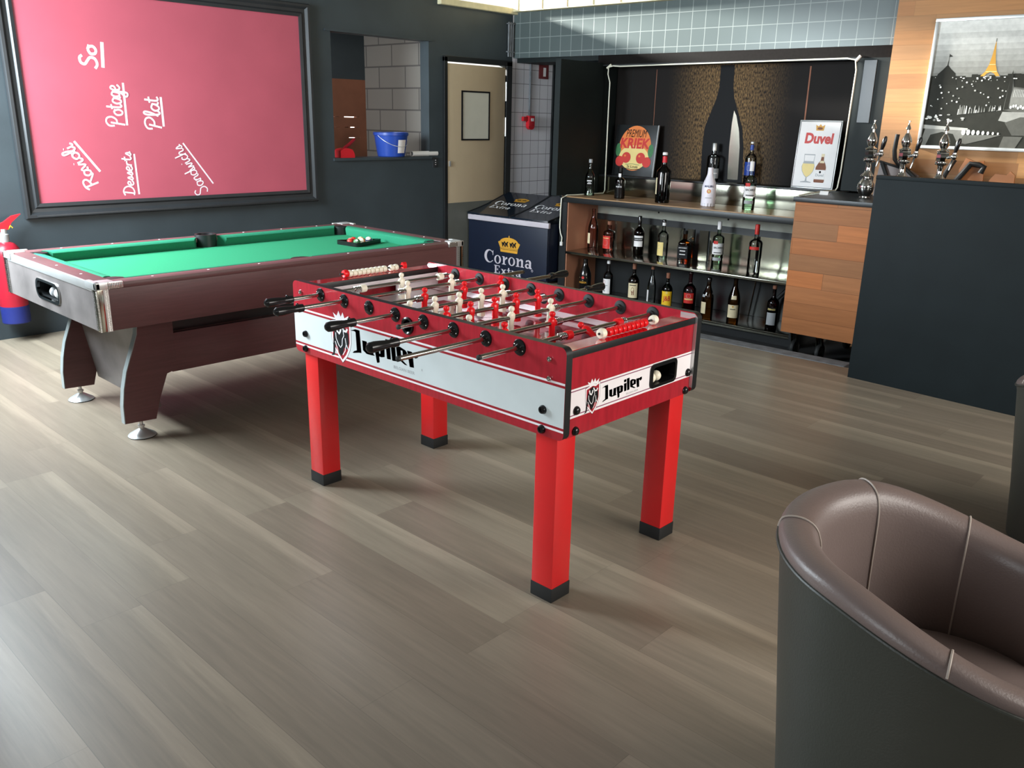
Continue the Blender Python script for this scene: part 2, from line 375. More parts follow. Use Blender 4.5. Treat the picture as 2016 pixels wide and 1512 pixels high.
def dup(root, loc=None, label=None, rz=None):
    def cp(o, par):
        c = o.copy(); COL.objects.link(c)
        if par: c.parent = par
        for ch in [k for k in COL.objects if k.parent == o]: cp(ch, c)
        return c
    r = cp(root, None)
    if loc: r.location = loc
    if rz is not None: r.rotation_euler = (0, 0, rz)
    if label: r['label'] = label
    return r
# bar frame: x runs along the bar to the right, y away from the room, z up
BA = .04
BQ = Vector((math.sin(BA), -math.cos(BA), 0)); BP = Vector((math.cos(BA), math.sin(BA), 0)); BO = Vector((6.157, 5.16, 0))
BROT = math.atan2(BQ.y, BQ.x)
def B(q, p, z=0): w = BO + BQ * q + BP * p; return (w.x, w.y, z)
def bthing(name, label, cat, q, p, z, group=None, rz=0, rx=0): return thing(name, label, cat, B(q, p, z), BROT + rz, group, rx)
def bput(o): o.location = B(0, 0, 0); o.rotation_euler = (0, 0, BROT); return o

# ================================================================== setting
CEIL = 3.4
m = MB(); m.prism([(-2.2, -1.8), B(6.93, -.93)[:2], B(-.05, -.93)[:2], B(-.05, 1.1)[:2], (7.6, 5.3), (7.6, 6.41), (-2.2, 6.41)], lambda u, v, a: (u, v, a), -.2, 0, M_['floor'])
struct(m.build('floor', smooth=False))
m = MB(); m.box((-.05, -.80, -.28), (8.6, 1.1, -.2), M_['barfloor']); o = struct(bput(m.build('floor_bar', smooth=False)))
m = MB(); m.box((-.05, -.93, -.2), (3.06, -.80, .004), M_['concrete'], .006)
struct(bput(m.build('trim_1', smooth=False)))
m = MB(); m.box((-2.3, -1.9, CEIL), (8.3, 6.45, CEIL + .1), M_['white']); struct(m.build('ceiling', smooth=False))
# back wall with the hatch, the door opening and the open strip above it
m = MB(); k = M_['wall']; Y0, Y1 = 6.29, 6.41
for x0, x1, z0, z1 in ((.4, 4.42, 0, CEIL), (4.42, 5.49, 0, 1.135), (4.42, 5.49, 2.15, CEIL), (5.49, 5.63, 0, CEIL), (5.63, 5.68, 0, 2.47), (5.68, 6.53, 2.0, 2.47), (6.53, 6.60, 0, 2.47), (5.63, 7.5, 3.0, CEIL)):  # last box: lintel out of view, added to keep light off the picture
    m.box((x0, Y0, z0), (x1, Y1, z1), k)
m.box((4.36, 6.275, 2.15), (5.52, 6.292, 2.165), k)
struct(m.build('wall_back', smooth=False))
m = MB(); m.box((6.60, 6.29, 0), (7.22, 6.41, 2.47), M_['hall']); struct(m.build('wall_hall', smooth=False))
m = MB(); m.box((7.22, 6.27, 0), (7.262, 6.41, 2.3), M_['black']); m.box((7.262, 6.28, 0), (7.40, 6.41, 2.3), M_['concrete']); struct(m.build('trim_2', smooth=False))
m = MB(); m.box((7.42, 5.2, 0), (7.5, 6.41, CEIL), k); struct(m.build('wall_hall_end', smooth=False))
m = MB(); m.box((5.60, 6.24, 2.47), (6.66, 6.46, 2.525), M_['cream'], .008); struct(m.build('trim_3', smooth=False))
# side wall (left, out of view) with its window, and the wall behind the viewer
m = MB(); w = M_['white']
m.box((.40, 3.0, 0), (.50, 6.41, 1.2), w); m.box((.40, 3.0, 2.7), (.50, 6.41, CEIL), w); m.box((.40, 3.0, 1.2), (.50, 4.45, 2.7), w); m.box((.40, 6.15, 1.2), (.50, 6.41, 2.7), w)
m.box((-2.2, 3.0, 0), (.40, 3.1, CEIL), w)
m.box((-2.3, -1.8, 0), (-2.2, 3.1, .95), w); m.box((-2.3, -1.8, 2.65), (-2.2, 3.1, CEIL), w); m.box((-2.3, 2.3, .95), (-2.2, 3.1, 2.65), w); m.box((-2.3, -1.8, .95), (-2.2, .3, 2.65), w)
struct(m.build('wall_left', smooth=False))
m = MB(); m.box((-2.3, -1.9, -.2), (8.3, -1.8, .85), w); m.box((-2.3, -1.9, 2.65), (8.3, -1.8, CEIL), w); m.box((-2.3, -1.9, .85), (1.7, -1.8, 2.65), w); m.box((4.6, -1.9, .85), (8.3, -1.8, 2.65), w)
struct(m.build('wall_front', smooth=False))
for n_, a_, b_, ax in (('window_1', (.44, 4.45, 1.2), (.47, 6.15, 2.7), 1), ('window_2', (1.7, -1.87, .85), (4.6, -1.84, 2.65), 0)):
    m = MB(); t = .05; a_, b_ = Vector(a_), Vector(b_)
    for z in (a_.z, b_.z - t): m.box((a_.x, a_.y, z), (b_.x, b_.y, z + t), w)
    for q in (0, .5, 1):
        p = a_.copy(); p[ax] = a_[ax] + (b_[ax] - a_[ax] - t) * q; e = b_.copy(); e[ax] = p[ax] + t; m.box(p, e, w)
    struct(m.build(n_, smooth=False))
# store room seen through the hatch
m = MB(); m.box((5.55, 6.41, .9), (5.67, 7.33, 2.3), M_['block']); struct(m.build('wall_store_side', smooth=False))
m = MB()
m.box((3.0, 7.33, 1.83), (5.55, 7.43, 2.3), k)
SL = [(1.475, 5.15, 5.22), (1.475, 5.28, 5.47), (1.375, 5.16, 5.22), (1.375, 5.28, 5.33), (1.375, 5.35, 5.47), (1.275, 5.33, 5.47)]
zz = [.9, 1.27, 1.37, 1.47, 1.83]
for i in range(4):
    m.box((3.0, 7.33, zz[i] + (.008 if i else 0)), (5.55, 7.43, zz[i + 1]), M_['brown'])
for z in (1.27, 1.37, 1.47):
    gaps = sorted([(a, b) for q, a, b in SL if abs(q - z - .005) < .01]); x = 3.0
    for a, b in gaps + [(5.55, 5.55)]:
        if a > x: m.box((x, 7.33, z), (a, 7.43, z + .008), M_['brown'])
        x = b
struct(m.build('wall_store_back', smooth=False))
m = MB(); m.box((2.9, 6.41, .9), (3.0, 7.43, 2.3), w); m.box((2.9, 6.41, .8), (5.67, 7.43, .9), w); m.box((2.9, 6.41, 2.3), (5.67, 7.43, 2.38), w); struct(m.build('wall_store_left', smooth=False))
m = MB(); m.box((5.12, 7.50, 1.2), (5.55, 7.52, 1.55), M_['daylight']); struct(m.build('window_3', smooth=False))
m = MB(); m.box((4.40, 6.27, 1.115), (5.51, 6.46, 1.137), M_['wall']); struct(m.build('trim_4', smooth=False))
# door, slightly ajar
d = bpy.data.objects.new('door_1', None); COL.objects.link(d); d.location = (6.49, 6.275, 0); d.rotation_euler = (0, 0, math.radians(.6)); struct(d)
m = MB(); m.box((-.80, 0, .02), (0, .04, 1.975), M_['door'], .004); m.build('door_leaf', d)
m = MB(); m.box((-.795, -.003, .02), (-.005, .001, .69), M_['doorgrey']); m.build('kick_plate', d)
m = MB(); m.box((-.60, -.004, 1.29), (-.235, .002, 1.73), M_['pane'])
for a, b in (((-.61, -.010, 1.28), (-.595, .001, 1.74)), ((-.24, -.010, 1.28), (-.225, .001, 1.74)), ((-.61, -.010, 1.725), (-.225, .001, 1.74)), ((-.61, -.010, 1.28), (-.225, .001, 1.295))): m.box(a, b, M_['ink'])
m.build('door_panel', d)
m = MB(); m.box((-.80, .08, 0), (.035, .10, 1.93), M_['black']); m.build('light_stop', d)  # unseen backing added to stop daylight leaking past the door leaf
m = MB(); m.box((-.775, -.012, 1.04), (-.755, .001, 1.09), M_['silver'], .002); m.build('latch', d)
for z in (1.32, 1.66, .4):
    m = MB(); m.cyl((.008, -.006, z), (.008, -.006, z + .18), .008, M_['silver'], 10); m.build('hinge', d)
m = MB()
for a, b in (((5.66, 6.262, 0), (5.70, 6.30, 2.03)), ((6.50, 6.262, 0), (6.575, 6.30, 2.03)), ((5.66, 6.262, 1.99), (6.575, 6.30, 2.04))): m.box(a, b, M_['black'], .003)
struct(m.build('trim_5', smooth=False))
# ---- bar side: tiled bulkhead, recess, cladding
m = MB(); m.box((-1.14, .50, 2.07), (2.61, .62, 2.49), M_['tile']); struct(bput(m.build('wall_bulkhead', smooth=False)))
m = MB(); m.box((-1.12, .43, 2.49), (2.61, .70, 2.72), M_['cream'], .01); m.box((-1.12, .52, 2.72), (2.61, .70, CEIL), M_['cream'])
for q in range(-10, 26, 3): m.box((q * .1, .426, 2.50), (q * .1 + .006, .432, 2.70), M_['shelfwood'])
struct(bput(m.build('trim_6', smooth=False)))
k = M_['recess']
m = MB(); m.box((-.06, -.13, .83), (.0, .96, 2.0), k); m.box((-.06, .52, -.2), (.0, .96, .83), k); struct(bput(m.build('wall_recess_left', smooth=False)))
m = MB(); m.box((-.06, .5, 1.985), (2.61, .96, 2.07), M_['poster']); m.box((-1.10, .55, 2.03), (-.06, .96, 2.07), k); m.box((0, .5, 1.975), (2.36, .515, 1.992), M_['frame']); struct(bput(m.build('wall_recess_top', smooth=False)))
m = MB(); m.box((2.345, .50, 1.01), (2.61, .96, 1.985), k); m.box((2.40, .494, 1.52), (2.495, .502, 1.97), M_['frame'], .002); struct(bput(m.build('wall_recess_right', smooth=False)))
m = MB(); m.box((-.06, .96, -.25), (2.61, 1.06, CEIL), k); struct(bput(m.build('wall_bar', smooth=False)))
m = MB(); m.box((2.605, .45, -.25), (9.2, .60, CEIL), M_['wood']); struct(bput(m.build('wall_right', smooth=False)))

# conduits beside the door, alarm point and sign in the hall
c = thing('conduit_bundle', 'three thin grey conduits clipped together in the wall corner above the door', 'pipe', (6.555, 6.275, 2.10))
for i in range(3):
    m = MB(); m.cyl((-.028 + i * .028, 0, -.02), (-.028 + i * .028, 0, .30), .0105, M_['concrete'], 10); m.build('conduit', c)
for z in (.02, .28):
    m = MB(); m.box((-.05, -.014, z), (.05, .014, z + .012), M_['concrete'], .003); m.build('clip', c)
a = thing('fire_alarm_point', 'small red alarm call point hanging below a grey conduit on white tiles', 'fire alarm', (6.85, 6.29, 1.47))
m = MB(); m.box((-.03, -.05, -.05), (.06, 0, .055), M_['redplastic'], .008); m.prism(ell(.015, -.05, .045, .035, 16), lambda u, v, t: (u, t, v), -.045, -.005, M_['redplastic']); m.build('housing', a)
m = MB(); m.box((-.10, -.035, .0), (-.03, -.005, .045), M_['redplastic'], .005); m.build('side_arm', a)
m = MB(); m.box((.0, -.0525, .0), (.04, -.049, .03), M_['label']); m.build('label_plate', a)
m = MB(); m.cyl((.01, -.012, .05), (.012, -.012, .62), .010, M_['concrete'], 10); m.build('conduit', a)
a = thing('wall_sign', 'small dark red rectangular sign high on the white hall tiles', 'sign', (7.075, 6.288, 1.97))
m = MB(); m.box((-.075, -.006, -.075), (.075, 0, .075), M_['signred'], .002); m.build('plate', a)
m = MB(); m.box((-.008, -.008, -.05), (.03, -.005, .035), M_['label']); m.build('symbol', a)
a = thing('light_switch', 'tiny black switch plate on the black wall left of the door', 'switch', (5.555, 6.29, 1.08))
m = MB(); m.box((-.03, -.012, -.045), (.03, 0, .045), M_['frame'], .004); m.build('plate', a)
for z in (-.02, .0, .02):
    m = MB(); m.box((-.004, -.014, z - .003), (.006, -.011, z + .003), M_['label']); m.build('rocker', a)

# ================================================================== football table
FX, FY, FL, FW, FT, FB = 1.8438, 1.5153, 1.4315, .7364, .8645, .5736
ft = thing('football_table', 'red and white table football game on four square red legs, centre of the room', 'football table', (FX, FY, 0))
RODY = [1.24, 1.087, .935, .785, .634, .484, .333, .187]; RZ = .832; TK = .028
# -- printed graphics (u to the right along a panel, v up)
J0 = [(.198, .198), (0, 0)]
def jletters():
    """outlines of the seven letters in a 0..1 box, traced upright"""
    raw = [[[(523, 620), (578, 577), (612, 567), (578, 795), (550, 808), (490, 846), (512, 818), (543, 793), (574, 607), (560, 603)]],
           [[(625, 652), (662, 640), (645, 745), (668, 738), (690, 630), (725, 618), (703, 730), (714, 738), (690, 750), (640, 768), (610, 752)]],
           [[(737, 612), (772, 600), (805, 588), (830, 600), (812, 690), (780, 712), (757, 718), (749, 775), (728, 795)], [(775, 618), (795, 612), (783, 680), (764, 688)]],
           [[(856, 562), (890, 550), (868, 680), (840, 692)]], [[(866, 500), (895, 488), (889, 532), (861, 541)]],
           [[(912, 480), (947, 467), (917, 665), (888, 678)]],
           [[(955, 520), (985, 495), (1030, 500), (1040, 515), (1028, 578), (978, 600), (974, 612), (1018, 640), (1000, 646), (943, 622)], [(985, 527), (1010, 518), (1003, 562), (979, 572)]],
           [[(1055, 490), (1090, 478), (1089, 494), (1115, 470), (1142, 458), (1135, 500), (1110, 525), (1110, 505), (1089, 516), (1075, 625), (1045, 638)]]]
    out = []
    for g in raw:
        loops = []
        for lp in g:
            q = []
            for x, y in lp:
                u = (x - 490) / 652; base = 822 - (x - 490) * .300      # baseline of the traced line
                q.append((u + (base - y) / 230 * -.075, (base - y) / 230))
            loops.append(q)
        out.append(loops)
    return out
JL = jletters()
def jupiler(mb, fn, x, y, w, h, m=None):
    for loops in JL:
        for e in (-.007, 0, .007): mb.shape([[(x + (u + e) * w, y + v * h) for u, v in lp] for lp in loops], fn, m or M_['ink'])
def shield(mb, fn, x, y, w, h, simple=False):
    """crest: white rim, red field, dark bull with pale horns, white crown"""
    T = lambda pts: [(x + u * w, y + v * h) for u, v in pts]
    rim = [(.04, .80), (.25, .83), (.5, .88), (.75, .84), (1.0, .90), (1.0, .45), (.93, .30), (.78, .14), (.56, 0), (.36, .12), (.16, .26), (.06, .45)]
    ins = [(u + (.52 - u) * .15, v + (.45 - v) * .13) for u, v in rim]
    out = [(u + (.52 - u) * -.035, v + (.45 - v) * -.03) for u, v in rim]
    f1 = lambda d: (lambda u, v: fn(u, v, d))
    mb.shape([T(out)], f1(.2), M_['ink'] if not simple else M_['linered']); mb.shape([T(rim)], f1(.4), M_['bandw'])
    mb.shape([T(ins)], f1(.6), M_['linered'])
    crown = [(.30, .82), (.16, .98), (.34, .93), (.44, 1.04), (.54, .93), (.64, 1.03), (.72, .92), (.92, .99), (.84, .84), (.5, .88)]
    mb.shape([T(crown)], f1(.7), M_['bandw'])
    bull = [(.16, .10), (.0, .08), (.10, .14), (.14, .45), (.20, .62), (.34, .76), (.52, .80), (.70, .74), (.88, .62), (.90, .44), (.80, .30), (.66, .32), (.60, .20), (.48, .12), (.40, .20), (.34, .30), (.24, .34), (.20, .2)]
    mb.shape([T(bull)], f1(.8), M_['ink'])
    if simple: return
    for st in ([(.30, .72), (.34, .62), (.44, .58), (.50, .64), (.52, .70)], [(.56, .76), (.66, .66), (.78, .66), (.84, .72)]):
        mb.stroke(T(st), f1(1.0), w * .07, M_['inkwhite'])
    for st in ([(.26, .58), (.28, .46), (.40, .34), (.48, .30), (.56, .36), (.58, .48), (.66, .56), (.62, .68)], [(.22, .40), (.32, .26), (.36, .16)], [(.76, .40), (.70, .26), (.58, .16)], [(.72, .52), (.76, .40), (.86, .30)]):
        mb.stroke(T(st), f1(1.0), w * .03, M_['inkwhite'])
def rounded(x0, x1, y0, y1, r, n=5):
    P = []
    for cx, cy, a in ((x1 - r, y1 - r, 0), (x0 + r, y1 - r, 90), (x0 + r, y0 + r, 180), (x1 - r, y0 + r, 270)):
        P += [(cx + r * math.cos(math.radians(a + 90 * i / n)), cy + r * math.sin(math.radians(a + 90 * i / n))) for i in range(n + 1)]
    return P
# side panels: local u = distance from the far end
for side in (0, 1):
    xo = 0 if side == 0 else FW                       # outer face
    sg = 1 if side == 0 else -1                       # towards the inside
    P = lambda u, v, a, xo=xo, sg=sg: (xo + sg * a, FL - u, v)
    m = MB(); m.prism(rounded(0, FL, FB, FT, .022), P, 0, TK, M_['fred'], M_['black'])
    if side == 1: m.prism([(0, FB + .02), (.066, FB + .02), (.066, FT - .004), (.012, FT - .004), (0, FT - .016)], P, TK, TK + .0008, M_['silver']); m.prism([(FL - .07, FB + .02), (FL, FB + .02), (FL, FT - .016), (FL - .012, FT - .004), (FL - .07, FT - .004)], P, TK, TK + .0008, M_['silver'])
    D = lambda u, v, d=0, xo=xo, sg=sg, side=side: (xo - sg * (.0005 + d * .0006), (FL - u) if side == 0 else u, v)
    F = lambda u, v: D(u, v, 0)
    rect = lambda x0, x1, y0, y1: [[(x0, y0), (x1, y0), (x1, y1), (x0, y1)]]
    for y0, y1, mm in ((.750, .757, 'bandw'), (.742, .750, 'linered'), (.616, .742, 'band'), (.608, .616, 'linered'), (.601, .608, 'bandw')):
        m.shape(rect(.001, FL - .001, y0, y1), F, M_[mm])
    shield(m, D, .248, .588, .132, .193)
    jupiler(m, lambda u, v: D(u, v, .5), .386, .650, .400, .090)
    m.text('BELGIAN BEER', lambda u, v: D(u, v, .5), .633, .633, .115, .011, M_['inkgrey'])
    m.text('R', lambda u, v: D(u, v, .5), .785, .655, .007, .008, M_['inkgrey'])
    sp = m.build('side_panel', ft)
    for y in RODY:                                    # rod bearings, both faces
        m = MB()
        m.lathe([(0, -.0125), (.009, -.0125), (.011, -.010), (.012, -.006), (.024, -.0045), (.0265, -.002), (.0265, 0)], M_['blackgloss'], (xo, y, RZ), 26, 'X') if side == 0 else m.lathe([(0, .0125), (.009, .0125), (.011, .010), (.012, .006), (.024, .0045), (.0265, .002), (.0265, 0)], M_['blackgloss'], (xo, y, RZ), 26, 'X')
        m.build('rod_bearing', sp)
        m = MB(); i = TK * sg
        m.lathe([(.0265, i), (.0265, i + sg * .002), (.024, i + sg * .005), (.013, i + sg * .007), (.012, i + sg * .016), (.0, i + sg * .016)], M_['rubber'], (xo, y, RZ), 26, 'X')
        m.build('rod_buffer', sp)
        for a in (.5, 3.6):
            m = MB(); m.sphere((xo - sg * .004, y + .019 * math.cos(a), RZ + .019 * math.sin(a)), .003, M_['chrome'], 8, 6); m.build('bearing_screw', sp)
    for y, z, r, hd in ((.063, .821, .009, 'chrome'), (.062, .761, .009, 'chrome'), (1.377, .822, .009, 'chrome'), (.083, .658, .014, 'blackgloss'), (.085, .594, .014, 'blackgloss'), (1.354, .656, .014, 'blackgloss'), (1.359, .594, .014, 'blackgloss')):
        m = MB(); q = -sg
        m.lathe([(r, 0), (r, q * r * .35), (r * .8, q * r * .75), (r * .45, q * r * .8), (r * .4, q * r * .5), (0, q * r * .5)], M_[hd], (xo, y, z), 16, 'X'); m.build('bolt', sp)
    if side == 0:                                     # ball entry cup
        m = MB(); m.lathe([(.031, 0), (.031, -.006), (.026, -.008), (.021, -.004), (.018, .014), (0, .016)], M_['blackgloss'], (0, .716, .804), 28, 'X'); m.build('ball_entry', sp)
    else:
        m = MB(); m.lathe([(.0, -.0285), (.02, -.0285), (.022, -.0282)], M_['ink'], (FW, .716, .804), 28, 'X'); m.build('ball_entry', sp)
# end panels with ball return, facing the room
for e in (0, 1):
    yo = .012 if e == 0 else FL - .012
    sg = 1 if e == 0 else -1
    x0, x1 = TK, FW - TK
    P = lambda u, v, a, yo=yo, sg=sg: (u, yo + sg * a, v)
    hx0, hx1, hz0, hz1 = .462, .606, .645, .718
    m = MB(); k = M_['fred']
    for a, b in (((x0, FB), (x1, hz0)), ((x0, hz1), (x1, .826)), ((x0, hz0), (hx0, hz1)), ((hx1, hz0), (x1, hz1))):
        m.box((a[0], min(yo, yo + sg * .02), a[1]), (b[0], max(yo, yo + sg * .02), b[1]), k)
    D = lambda u, v, d=0, yo=yo, sg=sg: (u if sg > 0 else FW - u, yo - sg * (.0005 + d * .0006), v)
    F = lambda u, v: D(u, v, 0)
    h0, h1 = (hx0, hx1) if e == 0 else (FW - hx1, FW - hx0)
    for y0, y1, mm in ((.721, .727, 'bandw'), (.7175, .721, 'lineviolet'), (.641, .6445, 'lineviolet'), (.634, .641, 'bandw')): m.shape(rect(x0, x1, y0, y1), F, M_[mm])
    m.shape(rect(x0, h0, .6445, .7175), F, M_['bandw']); m.shape(rect(h1, x1, .6445, .7175), F, M_['bandw'])
    shield(m, D, .108, .626, .075, .112)
    jupiler(m, lambda u, v: D(u, v, .5), .197, .658, .222, .050)
    m.text('BELGIAN BEER', lambda u, v: D(u, v, .5), .325, .650, .066, .006, M_['inkgrey'])
    ep = m.build('end_panel', ft)
    m = MB()
    rr = rounded(hx0 - .008, hx1 + .008, hz0 - .006, hz1 + .006, .02); ri = rounded(hx0 + .006, hx1 - .006, hz0 + .006, hz1 - .006, .014)
    m.rings([[P(u, v, -.004) for u, v in rr], [P(u, v, -.006) for u, v in ri], [P(u, v, .02) for u, v in ri], [P(u, v, .09) for u, v in ri]], M_['blackgloss'], False, True)
    m.rings([[P(u, v, 0) for u, v in rr], [P(u, v, -.004) for u, v in rr]], M_['blackgloss'], False, False)
    m.build('ball_return', ep)
    for u, z in ((.070, .656), (.069, .59), (.69, .652), (.683, .587)):
        m = MB(); q = -sg; m.lathe([(.0145, 0), (.0142, q * .004), (.011, q * .009), (.006, q * .0115), (0, q * .012)], M_['blackgloss'], (u, yo, z), 18, 'Y'); m.build('bolt', ep)
    # top ledge with black edging
    m = MB(); ya, yb = (.008, .075) if e == 0 else (FL - .075, FL - .008)
    m.box((x0, ya, .826), (x1, yb, .849), M_['black'], .002); m.box((x0, ya + .0015, .849), (x1, yb - .0015, .8505), M_['fred2'])
    m.build('end_ledge', ft)
    # inner end wall with the goal
    m = MB(); ya = .075 if e == 0 else FL - .075; s2 = sg * .008
    for a, b in ((x0, .27), (.47, x1)): m.box((a, min(ya, ya - s2), .745), (b, max(ya, ya - s2), .826), M_['fieldw'])
    m.box((.27, min(ya, ya - s2), .805), (.47, max(ya, ya - s2), .826), M_['fieldw'])
    m.box((.27, min(ya - sg * .05, ya - sg * .052), .745), (.47, max(ya - sg * .05, ya - sg * .052), .81), M_['ink'])
    m.build('goal_wall', ft)
# playfield
m = MB(); x0, x1 = TK, FW - TK
m.box((x0, .034, .735), (x1, FL - .034, .755), M_['field'])
for a, b, c_, d_ in ((x0 + .05, x1 - .05, 1.13, 1.356), (.13, .21, .99, 1.13), (.30, .44, .98, 1.13), (.54, .63, .97, 1.13), (.575, .635, .86, .95), (.575, .635, .62, .83), (.575, .635, .42, .59), (.575, .635, .20, .39), (.60, .66, .08, .18), (.10, .16, .86, .95), (.10, .16, .62, .83), (.10, .16, .42, .59), (.10, .16, .20, .39)):
    m.shape(rect(a, b, c_, d_), lambda u, v: (u, v, .7556), M_['fieldw'])
m.shape([ell(.368, .716, .11, .11), ell(.368, .716, .104, .104)], lambda u, v: (u, v, .7558), M_['fieldw'])
for sx, s_ in ((x0, 1), (x1, -1)):                       # advertising strips along both sides
    fn = lambda u, v, d=0, sx=sx, s_=s_: (sx + s_ * (.048 - v), u, .7562 + max(0, .03 - (.048 - v)) * .3 + d * .0004)
    m.shape([[(.08, .0), (1.356, .0), (1.356, .048), (.08, .048)]], fn, M_['fieldw'])
    m.shape([[(.08, .0), (1.356, .0), (1.356, .006), (.08, .006)]], lambda u, v, fn=fn: fn(u, v, 1), M_['linered'])
    for k in range(9):
        yy = .13 + k * .14
        if s_ < 0:
            f3 = lambda u, v, yy=yy, fn=fn: fn(yy + .075 - u, v, 2)
            jupiler(m, f3, .018, .016, .056, .016); m.shape([[(x, y) for x, y in ((.0, .03), (.013, .03), (.013, .02), (.0065, .012), (0, .02))]], f3, M_['ink'])
m.build('playfield', ft)
# legs
for lx, ly in ((.0151, .0347), (.0151, FL - .0347 - .0919), (FW - .0151 - .0919, FL - .0347 - .0919), (FW - .0151 - .0919, .0347)):
    m = MB(); m.box((lx + .002, ly + .002, .045), (lx + .0899, ly + .0899, FB + .004), M_['legred'], .003); lg = m.build('leg', ft)
    m = MB(); m.box((lx, ly, 0), (lx + .0919, ly + .0919, .05), M_['rubber'], .003); m.build('foot_cap', lg)
# rods with figures
def figure(mb, x, y, m, ang=0, rz=0):
    """moulded player hanging on a rod; ang swings it about the rod"""
    R = [(-.0675, .0115, .0125), (-.048, .0115, .0125), (-.046, .009, .0085), (-.034, .0125, .0095), (-.022, .0125, .0095), (-.014, .0115, .0095), (-.002, .0165, .0120), (.010, .0175, .0115), (.0155, .0130, .0095), (.019, .0060, .0060), (.0225, .0058, .0058), (.025, .0092, .0092), (.031, .0112, .0112), (.037, .0098, .0098), (.0405, .0055, .0055), (.0415, .001, .001)]
    ca, sa = math.cos(ang), math.sin(ang); rs = []
    for z, rx_, ry_ in R:
        ring = []
        for k in range(14):
            t = 2 * PI * k / 14; px, py = rx_ * math.cos(t), ry_ * math.sin(t)
            if z < -.045: e = .28; px = rx_ * math.copysign(abs(math.cos(t)) ** e, math.cos(t)); py = ry_ * math.copysign(abs(math.sin(t)) ** e, math.sin(t))
            ring.append((x + px, y + py * ca - z * sa, RZ + py * sa + z * ca))
        rs.append(ring)
    mb.rings(rs, m)
SPEC = [  # figures x, colour, near end x, far end x, near handle, far handle, swing
    ([.401], 'w', -.235, .80, 1, 0, 0), ([.307, .544], 'w', -.29, .987, 1, 0, 0), ([.265, .474, .684], 'r', -.004, 1.11, 0, 1, .05),
    ([.067, .185, .306, .422, .541], 'w', -.285, .79, 1, 0, 0), ([.106, .223, .344, .460, .580], 'r', -.111, .99, 0, 1, -.06),
    ([.069, .274, .482], 'w', -.345, .80, 1, 0, .04), ([.084, .319], 'r', -.357, .78, 0, 0, 0), ([.33], 'r', -.175, .77, 0, 0, -1.15)]
for i, (xs, cl, xa, xb, ha, hb, sw) in enumerate(SPEC):
    y = RODY[i]; m = MB()
    m.lathe([(0, xa), (.0078, xa), (.0078, xb), (0, xb)], M_['brass'], (0, y, RZ), 16, 'X')
    rod = m.build('rod', ft); fm = M_['figwhite'] if cl == 'w' else M_['figred']
    for x in xs:
        m = MB(); figure(m, x, y, fm, sw); m.build('player_figure', rod)
    ends = [min(xs) - .03, max(xs) + .03]
    if i in (0, 7):                                      # loose stop rings of the goalkeepers
        for x in ((.201, .616) if i == 0 else (.23, .50)):
            m = MB(); m.lathe([(.006, -.014), (.015, -.013), (.016, 0), (.015, .013), (.006, .014)], fm, (x, y, RZ), 18, 'X'); m.build('stop_ring', rod)
        ends = [.175, .642] if i == 0 else [.20, .524]
    for x in ends:                                       # coil springs
        if not (TK + .03 < x < FW - TK - .03): continue
        m = MB()
        for k in range(4): m.lathe([(.008, -.004), (.0128, -.002), (.0128, .002), (.008, .004)], M_['chrome'], (x - .013 + k * .0085, y, RZ), 16, 'X')
        m.build('spring', rod)
    for on, xe, q in ((ha, xa, -1), (hb, xb, 1)):
        if on:
            m = MB(); m.lathe([(.009, q * -.008), (.0145, q * -.004), (.015, q * .012), (.0125, q * .018), (.0125, q * .035), (.0155, q * .06), (.0175, q * .085), (.0165, q * .102), (.010, q * .110), (0, q * .112)], M_['blackgloss'], (xe - q * .105, y, RZ), 18, 'X')
            if q < 0: m.sphere((xe + .088, y, RZ + .014), .006, M_['blackgloss'], 8, 6)
            m.build('handle', rod)
        else:
            m = MB(); m.lathe([(.0085, -.006), (.0085, .002), (0, .004)] if q > 0 else [(.0085, .006), (.0085, -.002), (0, -.004)], M_['rubber'], (xe, y, RZ), 14, 'X'); m.build('end_plug', rod)
# score counters on the ledges
def counter(y, x0, bead, post, xs, posts):
    m = MB(); m.lathe([(0, x0[0]), (.004, x0[0]), (.004, x0[1]), (0, x0[1])], M_['black'], (0, y, .868), 10, 'X'); sc = m.build('score_counter', ft)
    for p in posts:
        m = MB(); m.lathe([(.004, -.012), (.0145, -.010), (.0165, 0), (.0145, .010), (.004, .012)], M_[post], (p, y, .868), 18, 'X'); m.build('counter_post', sc)
    for x in xs:
        m = MB(); m.lathe([(.004, -.0115), (.0125, -.009), (.0145, 0), (.0125, .009), (.004, .0115)], M_[bead], (x, y, .866), 16, 'X'); m.build('bead', sc)
counter(1.392, (.20, .550), 'figwhite', 'figred', [.250 + .0225 * k for k in range(9)] + [.470, .4925], (.228,))
m = MB(); m.prism(ell(0, 0, .016, .016, 14, -.6, 3.9), lambda u, v, a: (.540 + a, 1.392 + u * .6, .868 + v), -.01, .01, M_['figred']); m.build('counter_post', ft)
counter(.040, (.20, .50), 'figred', 'figwhite', [.252 + .0235 * k for k in range(9)], (.215, .495))
# the balls lying in the return
for i, (x, y, z) in enumerate(((.4875, .030, .6695), (.5245, .034, .6695), (.506, .064, .6695))):
    m = MB(); m.sphere((0, 0, 0), .018, M_['figwhite'], 18, 12); o = m.build('table_football', loc=(FX + x, FY + y, z))
    tag(o, ('leftmost white ball in the ball return of the football table', 'right-hand white ball in the ball return of the football table', 'rear white ball behind the other two in the ball return')[i], 'ball', 'white balls in the football table')

